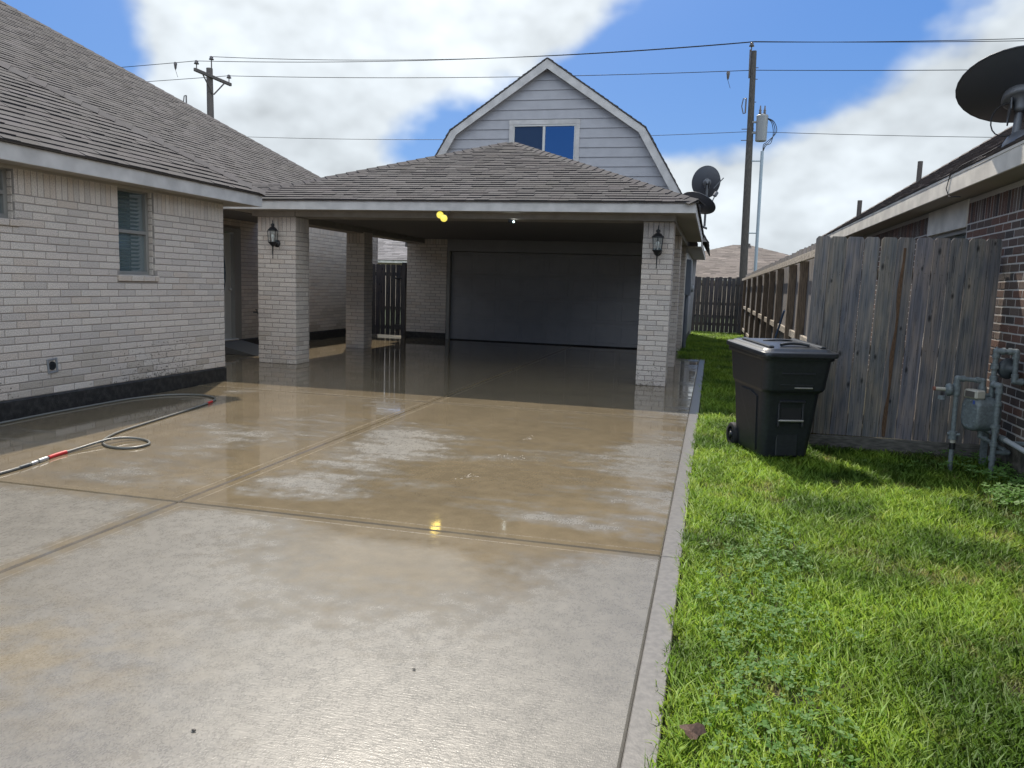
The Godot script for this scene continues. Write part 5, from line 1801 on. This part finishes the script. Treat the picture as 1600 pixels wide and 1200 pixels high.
# ---------------------------------------------------------------- neighbour house
func build_neighbour() -> void:
	var h := thing("neighbour_house", "dark red brick house with cream fascia beyond the lawn", "house")
	var X := 2.52
	var za := -18.0
	var zb := 1.0
	var o := Vector3(X, 0.26, za)
	var op := [[18.0 - 10.8, 18.0 - 9.27, 0.7, 3.0]]
	var w := part(h, "wall", wall_body(o, Vector3.LEFT, zb - za, 2.22, 0.11, op, 0.0025), M.nmortar)
	# the stretch beside the meter first: single bricks
	bricks(w, Vector3(X, 0.26, -9.25), Vector3.LEFT, 3.35, 26, 0.0752, 0.215, [], 0.22, 300, dark_tones, dark_stain)
	bricks(w, Vector3(X, 0.26, za), Vector3.LEFT, 18.0 - 10.82, 26, 0.0752, 0.215, [], 0.22, 0, dark_tones, dark_stain)
	bricks(w, Vector3(X, 0.26, -5.9), Vector3.LEFT, 6.9, 26, 0.0752, 0.215, [], 0.22, 0, dark_tones, dark_stain)
	bpart(h, "foundation", Vector3(X - 0.018, -0.1, za - 0.01), Vector3(9.0, 0.258, zb), M.nfound, 0.01)
	# window with its wide cream header
	bpart(h, "window_header", Vector3(X - 0.012, 2.19, -10.815), Vector3(X + 0.05, 2.478, -9.26), M.ntrim, 0.004)
	window_unit(h, Vector3(X + 0.03, 0.96, -10.79), Vector3.LEFT, 1.51, 1.225, true)
	var bs := bpart(h, "wall_below_window", Vector3(X + 0.004, 0.262, -10.8), Vector3(X + 0.1, 0.955, -9.27), M.nmortar, 0.0)
	bricks(bs, Vector3(X, 0.262, -10.8), Vector3.LEFT, 1.53, 9, 0.0752, 0.215, [], 0.0, 0, dark_tones, dark_stain)
	var fx := 2.25
	bpart(h, "fascia", Vector3(fx, 2.492, -18.5), Vector3(fx + 0.022, 2.668, zb), M.ntrim)
	bpart(h, "drip_edge", Vector3(fx - 0.005, 2.650, -18.5), Vector3(fx - 0.001, 2.676, zb), M.ntrim, 0.002)
	bpart(h, "fascia", Vector3(fx, 2.491, -18.524), Vector3(9.0, 2.667, -18.501), M.ntrim)
	bpart(h, "soffit", Vector3(fx + 0.023, 2.496, -18.5), Vector3(X + 0.1, 2.515, zb), M.soffit, 0.0)
	bpart(h, "soffit", Vector3(X + 0.1, 2.495, -18.5), Vector3(9.0, 2.514, za - 0.002), M.soffit, 0.0)
	var ew := part(h, "end_wall", wall_body(Vector3(9.0, 0.26, za), Vector3.FORWARD, 6.48, 2.22, 0.1, []), M.nmortar)
	bricks(ew, Vector3(9.0, 0.26, za), Vector3.FORWARD, 6.48, 26, 0.0752, 0.215, [], 0.22, 0, dark_tones, dark_stain, 0.0, 0.034)
	var rf := part(h, "roof", cyl(Vector3(2.7, 2.58, -18.2), Vector3(2.7, 2.58, zb), 0.02, 6).mesh(), M.deck)
	var p := 0.664
	var k := sqrt(1 + p * p)
	var R := 5.0
	var ox := fx - 0.006
	var oz := -18.54
	var base := Color(0.13, 0.108, 0.10)
	roof_plane(rf, Vector3(ox, 2.682, oz), Vector3.BACK, Vector3(1, p, 0) / k, [Vector2(0, 0), Vector2(zb - oz, 0), Vector2(zb - oz, R * k), Vector2(R, R * k)], base, 0)
	roof_plane(rf, Vector3(ox + 2 * R, 2.682, oz), Vector3.LEFT, Vector3(0, p, 1) / k, [Vector2(0, 0), Vector2(2 * R, 0), Vector2(R, R * k)], base, 0, Vector3.ZERO, 0.5, 0.2)
	ridge_caps(rf, Vector3(ox, 2.70, oz), Vector3(ox + R, 2.70 + R * p, oz + R), base)
	# vent pipes standing on the roof
	for e in [[2.75, -17.4, 0.32], [3.62, -16.6, 0.38], [4.75, -14.3, 0.42]]:
		var s: float = e[0] - ox
		var y := 2.682 + s * p
		var v := part(rf, "vent_pipe", cyl(Vector3(0, -0.05, 0), Vector3(0, e[2], 0), 0.045).mesh(), M.pole2, Transform3D(Basis(), Vector3(e[0], y, e[1])))
		v.set_meta("label", "dark roof vent pipe")

# ---------------------------------------------------------------- poles and wires
func insulator(parent: Node3D, at: Vector3, s := 1.0) -> void:
	var mb := MB.new()
	mb.lathe(Transform3D(), [Vector2(0.02, -0.16 * s), Vector2(0.02, -0.02), Vector2(0.075 * s, -0.01), Vector2(0.075 * s, 0.03), Vector2(0.05 * s, 0.05), Vector2(0.06 * s, 0.08 * s), Vector2(0.03, 0.11 * s)], 10)
	part(parent, "insulator", mb.mesh(), M.insulator, Transform3D(Basis(), at))

func cutout(parent: Node3D, at: Vector3, side: float) -> void:
	var mb := MB.new()
	mb.tube([at + Vector3(side * 0.0, 0.28, 0), at + Vector3(side * 0.10, 0.26, 0), at + Vector3(side * 0.14, 0.0, 0), at + Vector3(side * 0.07, -0.26, 0), at + Vector3(0, -0.24, 0)], 0.022, 6)
	mb.tube([at + Vector3(0, 0.28, 0), at + Vector3(0.0, -0.24, 0)], 0.03, 6)
	part(parent, "fuse_cutout", mb.mesh(), M.insulator)

func wire(label: String, pts: Array, sag: float, r := 0.013) -> void:
	var t := thing("power_line", label, "power line")
	var path: Array = []
	for k in pts.size() - 1:
		for q in 24:
			var f := q / 24.0
			path.append((pts[k] as Vector3).lerp(pts[k + 1], f) - Vector3(0, sag * 4.0 * f * (1.0 - f), 0))
	path.append(pts[-1])
	var mb := MB.new()
	mb.tube(path, r, 5)
	part(t, "wire", mb.mesh(), M.wire)

func build_poles() -> void:
	var t := thing("utility_pole", "tall wooden utility pole with a transformer behind the far fence", "utility pole", Vector3(1.10, 0, -31.0))
	var mb := MB.new()
	mb.tube([Vector3(0, -0.3, 0), Vector3(-0.10, 5, 0), Vector3(-0.20, 10.08, 0)], [0.155, 0.135, 0.10], 14)
	part(t, "shaft", mb.mesh(), M.pole)
	var tp := Vector3(-0.20, 10.08, 0)
	part(t, "pin_bracket", MB.new_box(Vector3(0.05, 1.0, 0.06), 0.01), M.pole2, Transform3D(Basis(Vector3.BACK, 0.02), tp + Vector3(-0.12, -0.45, 0.05)))
	insulator(t, tp + Vector3(-0.09, 0.16, 0.05), 1.2)
	for y in [9.5, 9.1, 8.3]:
		part(t, "bolt", cyl(Vector3(0.10, 0, 0.0), Vector3(0.2, 0, 0.0), 0.014, 6).mesh(), M.pole2, Transform3D(Basis(), Vector3(-0.2, y, 0)))
	cutout(t, Vector3(-0.36, 8.15, 0.05), -1.0)
	for y in [6.95, 7.35]:
		part(t, "bolt", cyl(Vector3(-0.30, 0, 0.0), Vector3(0.14, 0, 0.0), 0.015, 6).mesh(), M.pole2, Transform3D(Basis(), Vector3(-0.15, y, 0)))
	var tr := thing("transformer", "pale grey can transformer hung high on the wooden pole", "transformer", Vector3(1.35, 6.9, -30.95))
	var cm := MB.new()
	cm.lathe(Transform3D(), [Vector2(0.18, 0.0), Vector2(0.20, 0.02), Vector2(0.205, 0.85), Vector2(0.215, 0.87), Vector2(0.20, 0.92), Vector2(0.05, 0.97), Vector2(0.001, 0.975)], 20)
	part(tr, "tank", cm.mesh(), M.trans)
	for e in [Vector3(-0.09, 0.95, 0.05), Vector3(0.07, 0.96, -0.03)]:
		var bm := MB.new()
		bm.lathe(Transform3D(), [Vector2(0.035, 0.0), Vector2(0.055, 0.05), Vector2(0.035, 0.08), Vector2(0.052, 0.13), Vector2(0.03, 0.17), Vector2(0.02, 0.30)], 10)
		part(tr, "bushing", bm.mesh(), M.insulator, Transform3D(Basis(), e))
	for y in [0.30, 0.68]:
		part(tr, "bracket", MB.new_box(Vector3(0.2, 0.06, 0.10), 0.006), M.trans, Transform3D(Basis(), Vector3(-0.27, y, 0)))
	for k in 3:
		var lead := MB.new()
		var z := -0.05 + 0.06 * k
		lead.tube(spline([Vector3(0.19, 0.80, z), Vector3(0.34 + 0.04 * k, 0.66, z), Vector3(0.42 + 0.05 * k, 0.30, z), Vector3(0.36 - 0.08 * k, -0.05, z), Vector3(0.20 - 0.05 * k, -0.14, z), Vector3(0.10, -0.38, 0.0)], 6), 0.014, 6)
		part(tr, "lead", lead.mesh(), M.wire)
	var rs := thing("conduit_riser", "pale blue steel conduit standing beside the transformer pole", "conduit", Vector3(1.50, 0, -30.95))
	part(rs, "pipe", cyl(Vector3(0, 0, 0), Vector3(-0.07, 6.55, 0), 0.06).mesh(), M.conduit)
	for y in [2.0, 3.6, 6.2]:
		part(rs, "standoff", cyl(Vector3(-0.55, y, 0), Vector3(-0.02, y, 0), 0.025, 6).mesh(), M.conduit)
	# second pole, with a cross-arm
	var u := thing("utility_pole", "distant utility pole with cross arm rising above the house roof", "utility pole", Vector3(-21.1, 0, -30.4))
	var m2 := MB.new()
	m2.tube([Vector3(0.05, -0.3, 0), Vector3(-0.04, 10.05, 0)], [0.18, 0.13], 12)
	part(u, "shaft", m2.mesh(), M.pole2)
	part(u, "cross_arm", MB.new_box(Vector3(0.11, 0.13, 2.5), 0.01), M.pole2, Transform3D(Basis(), Vector3(0.14, 9.68, 0)))
	for s in [-1.0, 1.0]:
		part(u, "brace", cyl(Vector3(0.12, 9.0, 0.05 * s), Vector3(0.16, 9.62, 0.75 * s), 0.03, 6).mesh(), M.pole2)
		insulator(u, Vector3(0.14, 9.93, 1.12 * s), 1.3)
	insulator(u, Vector3(0.06, 10.40, 0), 1.3)
	part(u, "top_pin", cyl(Vector3(0.06, 9.6, 0.0), Vector3(0.06, 10.3, 0.0), 0.025, 6).mesh(), M.pole2)
	cutout(u, Vector3(-0.75, 8.55, 0.6), -1.0)
	var yt := 10.38
	wire("upper power line passing over the gable, nearer of the top pair", [Vector3(-60, 9.4, -28.6), Vector3(-21.0, 10.05, -29.3), Vector3(0.90, 10.36, -30.8), Vector3(26, 10.2, -31.0)], 0.28)
	wire("upper power line on the pole tops, farther of the top pair", [Vector3(-21.04, 10.52, -30.4), Vector3(0.86, 10.40, -31.0), Vector3(26, 10.6, -31.0)], 0.34)
	wire("second power line just below the top pair, crossing the gable", [Vector3(-60, 9.4, -31.5), Vector3(-21.0, 10.02, -31.5), Vector3(0.95, 9.42, -31.0), Vector3(26, 9.1, -31.0)], 0.16)
	wire("lowest thin line strung behind the gable below the transformer", [Vector3(-60, 7.6, -31.2), Vector3(-21.1, 7.35, -30.7), Vector3(0.96, 7.28, -31.1), Vector3(26, 6.9, -31.0)], 0.22, 0.010)
	for e in [[Vector3(0.05, 9.36, -31.0), "clamp hanging on the second power line beside the pole"], [Vector3(-21.95, 9.98, -29.28), "clamp hanging on the upper power line beside the cross arm pole"]]:
		var c := thing("line_clamp", e[1], "clamp", e[0])
		var p := MB.new()
		p.lathe(Transform3D(), [Vector2(0.01, -0.26), Vector2(0.04, -0.2), Vector2(0.06, -0.06), Vector2(0.07, 0.0), Vector2(0.04, 0.05)], 8)
		part(c, "clamp_body", p.mesh(), M.insulator)
		part(c, "tail", cyl(Vector3(0, -0.26, 0), Vector3(0.1, -0.55, 0), 0.008, 5).mesh(), M.wire)

func far_house(label: String, at: Vector3, w: float, d: float, eave: float, rise: float, ridge: float, wallm: Material, rc: Color) -> Node3D:
	var h := thing("far_house", label, "house", at)
	bpart(h, "wall", Vector3(-w * 0.5 + 0.4, 0, -d * 0.5 + 0.4), Vector3(w * 0.5 - 0.4, eave, d * 0.5 - 0.4), wallm, 0.0)
	bpart(h, "fascia", Vector3(-w * 0.5, eave - 0.12, -d * 0.5), Vector3(w * 0.5, eave + 0.02, d * 0.5), M.ntrim, 0.0)
	var rf := part(h, "roof", cyl(Vector3(-1, eave + rise * 0.4, 0), Vector3(1, eave + rise * 0.4, 0), 0.1, 6).mesh(), M.deck)
	var hw := w * 0.5 + 0.05
	var hd := d * 0.5 + 0.05
	var rx := ridge * 0.5
	var y := eave + 0.03
	var fr := Vector3(0, rise, -hd)
	roof_plane(rf, Vector3(-hw, y, hd), Vector3.RIGHT, fr.normalized(), [Vector2(0, 0), Vector2(2 * hw, 0), Vector2(hw + rx, fr.length()), Vector2(hw - rx, fr.length())], rc, 0, Vector3.ZERO, 0.5, 0.2)
	roof_plane(rf, Vector3(hw, y, -hd), Vector3.LEFT, Vector3(0, rise, hd).normalized(), [Vector2(0, 0), Vector2(2 * hw, 0), Vector2(hw + rx, fr.length()), Vector2(hw - rx, fr.length())], rc, 0, Vector3.ZERO, 2.0, 0.6)
	var sl := Vector3(hw - rx, rise, 0)
	roof_plane(rf, Vector3(-hw, y, -hd), Vector3.BACK, sl.normalized(), [Vector2(0, 0), Vector2(2 * hd, 0), Vector2(hd, sl.length())], rc, 0, Vector3.ZERO, 1.0, 0.3)
	roof_plane(rf, Vector3(hw, y, hd), Vector3.FORWARD, Vector3(-(hw - rx), rise, 0).normalized(), [Vector2(0, 0), Vector2(2 * hd, 0), Vector2(hd, sl.length())], rc, 0, Vector3.ZERO, 1.0, 0.3)
	part(rf, "roof_vent", MB.new_box(Vector3(0.4, 0.3, 0.4), 0.03), M.pole2, Transform3D(Basis(), Vector3(0.35, y + rise * 0.97, 0.25)))
	return h

# ---------------------------------------------------------------- sky
func make_sky() -> ImageTexture:
	var W := 2560
	var H := 1280
	var d := PackedFloat32Array()
	d.resize(W * H * 3)
	var f := noise(901, 1.0, 6)
	var g := noise(902, 1.0, 4)
	# broad banks of cloud: azimuth, elevation, their half widths, weight (degrees; 0 = down the driveway, + to the right)
	var banks := [[-27.0, 16.5, 11.0, 6.0, 1.0], [-14.0, 17.5, 7.0, 3.6, 0.75], [-33.0, 12.0, 7.0, 6.0, 0.5], [-26.0, 20.0, 13.0, 7.5, 1.0], [-29.0, 10.0, 7.5, 7.0, 0.9], [-22.0, 5.0, 9.0, 3.2, 0.85], [-36.0, 6.0, 7.0, 4.0, 0.6], [3.0, 4.0, 15.0, 5.5, 1.15], [14.0, 8.5, 9.0, 6.5, 1.1], [20.0, 13.0, 6.0, 5.5, 0.8], [-3.0, 5.0, 7.0, 3.6, 0.6], [36.0, 12.0, 16.0, 10.0, 0.8], [-62.0, 8.0, 12.0, 6.0, 0.6],
		[-15.0, 40.0, 30.0, 14.0, 0.7], [-42.5, 13.0, 4.5, 3.6, -0.9], [-6.0, 13.5, 8.0, 4.0, -0.75], [4.0, 16.5, 8.0, 4.5, -0.8], [-19.5, 10.3, 6.0, 2.6, -0.62], [-22.0, 8.2, 3.0, 1.3, -0.4]]
	var sun := Vector3(-0.33, 1.0, -0.75).normalized()
	for j in H:
		var el := PI * 0.5 - PI * (j + 0.5) / H
		var ce := cos(el)
		var se := sin(el)
		var eld := rad_to_deg(el)
		if se < -0.03:
			for i in W:
				var k := (j * W + i) * 3
				d[k] = 0.17; d[k + 1] = 0.17; d[k + 2] = 0.15
			continue
		for i in W:
			var az := wrapf(TAU * (i + 0.5) / W, -PI, PI)
			var dir := Vector3(sin(az) * ce, se, -cos(az) * ce)
			var azd := rad_to_deg(az)
			if (azd < -75.0 or azd > 50.0 or eld > 32.0) and i % 4 and i > 0:
				var kk := (j * W + i) * 3
				d[kk] = d[kk - 3]; d[kk + 1] = d[kk - 2]; d[kk + 2] = d[kk - 1]
				continue
			var up := maxf(se, 0.0)
			# clear air
			var a := dir.dot(sun)
			var hz := pow(1.0 - up, 5.0)
			var r := lerpf(0.034, 0.185, hz)
			var gg := lerpf(0.115, 0.31, hz)
			var b := lerpf(0.33, 0.48, hz)
			# clouds: front-lit opposite the sun; out of view, added brightness lifts shaded walls
			var cov := 0.0
			if azd > -90.0 and azd < 70.0 and eld < 60.0:
				cov = -0.12
				for e in banks:
					var q: float = (azd - e[0]) / e[2]
					var p: float = (eld - e[1]) / e[3]
					var s := q * q + p * p
					if s < 6.0: cov += e[4] * exp(-s)
			else:
				cov = 0.42 - 0.75 * exp(-pow((absf(azd) - 172.0) / 22.0, 2.0) - pow((eld - 12.0) / 9.0, 2.0))
			var n := f.get_noise_3d(dir.x * 3.2, dir.y * 7.0, dir.z * 3.2)
			var n2 := g.get_noise_3d(dir.x * 11.0, dir.y * 19.0, dir.z * 11.0)
			var n3 := f.get_noise_3d(dir.x * 26.0 + 3.0, dir.y * 40.0, dir.z * 26.0)
			var c := smoothstep(-0.02, 0.60, cov + 0.38 * n + 0.22 * n2 + 0.13 * n3)
			if c > 0.0:
				var sh := clampf(0.97 + 0.16 * n2 + 0.10 * n3 - 0.26 * g.get_noise_3d(dir.x * 4.0 + 5.0, dir.y * 9.0, dir.z * 4.0), 0.0, 1.15)
				sh *= lerpf(2.25, 0.68, smoothstep(-0.3, 0.60, a))
				r = lerpf(r, 0.555 * sh, c)
				gg = lerpf(gg, 0.605 * sh, c)
				b = lerpf(b, 0.645 * sh, c)
			if a > 0.4:
				var gl := 0.5 * exp((a - 1.0) * 14.0) + 1.6 * exp((a - 1.0) * 90.0)
				r += gl; gg += gl * 0.98; b += gl * 0.94
			var k := (j * W + i) * 3
			d[k] = r; d[k + 1] = gg; d[k + 2] = b
	return ImageTexture.create_from_image(Image.create_from_data(W, H, false, Image.FORMAT_RGBF, d.to_byte_array()))

# ---------------------------------------------------------------- scene
func _ready() -> void:
	rng.seed = 20240
	var cam := Camera3D.new()
	cam.name = "camera"
	add_child(cam)
	cam.position = Vector3(0, 1.45, 0)
	cam.basis = Basis(Vector3.UP, deg_to_rad(13.9726)) * Basis(Vector3.RIGHT, deg_to_rad(-7.2249)) * Basis(Vector3.BACK, deg_to_rad(1.8543))
	cam.fov = 51.9067
	cam.near = 0.05
	cam.far = 600.0
	cam.current = true
	var we := WorldEnvironment.new()
	we.name = "world_environment"
	var env := Environment.new()
	env.background_mode = Environment.BG_SKY
	var sky := Sky.new()
	var sm := PanoramaSkyMaterial.new()
	sm.panorama = make_sky()
	sky.sky_material = sm
	env.sky = sky
	env.tonemap_mode = Environment.TONE_MAPPER_LINEAR
	env.tonemap_exposure = 2.1
	env.background_energy_multiplier = 1.0
	env.sdfgi_enabled = true
	env.ssao_enabled = true
	env.ssil_enabled = true
	we.environment = env
	add_child(we)
	var sun := DirectionalLight3D.new()
	sun.name = "sun"
	add_child(sun)
	sun.basis = Basis.looking_at(Vector3(0.33, -1.0, 0.75).normalized())
	sun.light_color = Color(1.0, 0.96, 0.90)
	sun.light_energy = 0.85
	sun.light_angular_distance = 0.9
	sun.shadow_enabled = true

	make_materials()
	M.wood_dark = M.wood1.duplicate()
	M.wood_dark.albedo_color = lin(0.11, 0.105, 0.108)
	M.rail_grey = tri(mat(0.16, 0.15, 0.13, 0.9), grey(256, 46, 0.05, 4, 0.6, 1.0), Vector3(0.6, 3, 3))
	# ground reaching the horizon
	var gm := MB.new()
	gm.quad(Vector3(-400, -0.12, 400), Vector3(400, -0.12, 400), Vector3(400, -0.12, -400), Vector3(-400, -0.12, -400))
	tag(part(self, "ground", gm.mesh(), tri(mat(0.07, 0.10, 0.03, 1.0), grey(512, 64, 0.02, 5, 0.5, 1.0), Vector3.ONE * 0.3)), "", "", "", "structure")
	build_driveway()
	build_house()
	build_garage()
	build_carport()
	build_neighbour()
	var tan_wall := mat(0.42, 0.34, 0.26, 0.9)
	far_house("far house with pale brown hip roof beyond the end fence", Vector3(1.6, 0, -54.0), 17.0, 12.0, 2.15, 2.25, 1.0, tan_wall, Color(0.26, 0.215, 0.185))
	far_house("far grey roofed house seen above the wooden gate", Vector3(-19.5, 0, -46.0), 13.0, 11.0, 2.5, 3.0, 5.0, tan_wall, Color(0.30, 0.28, 0.28))
	build_fences()
	build_poles()
	build_dishes()
	build_small_lights()
	build_bin()
	build_meter()
	build_hose()
	build_lawn()
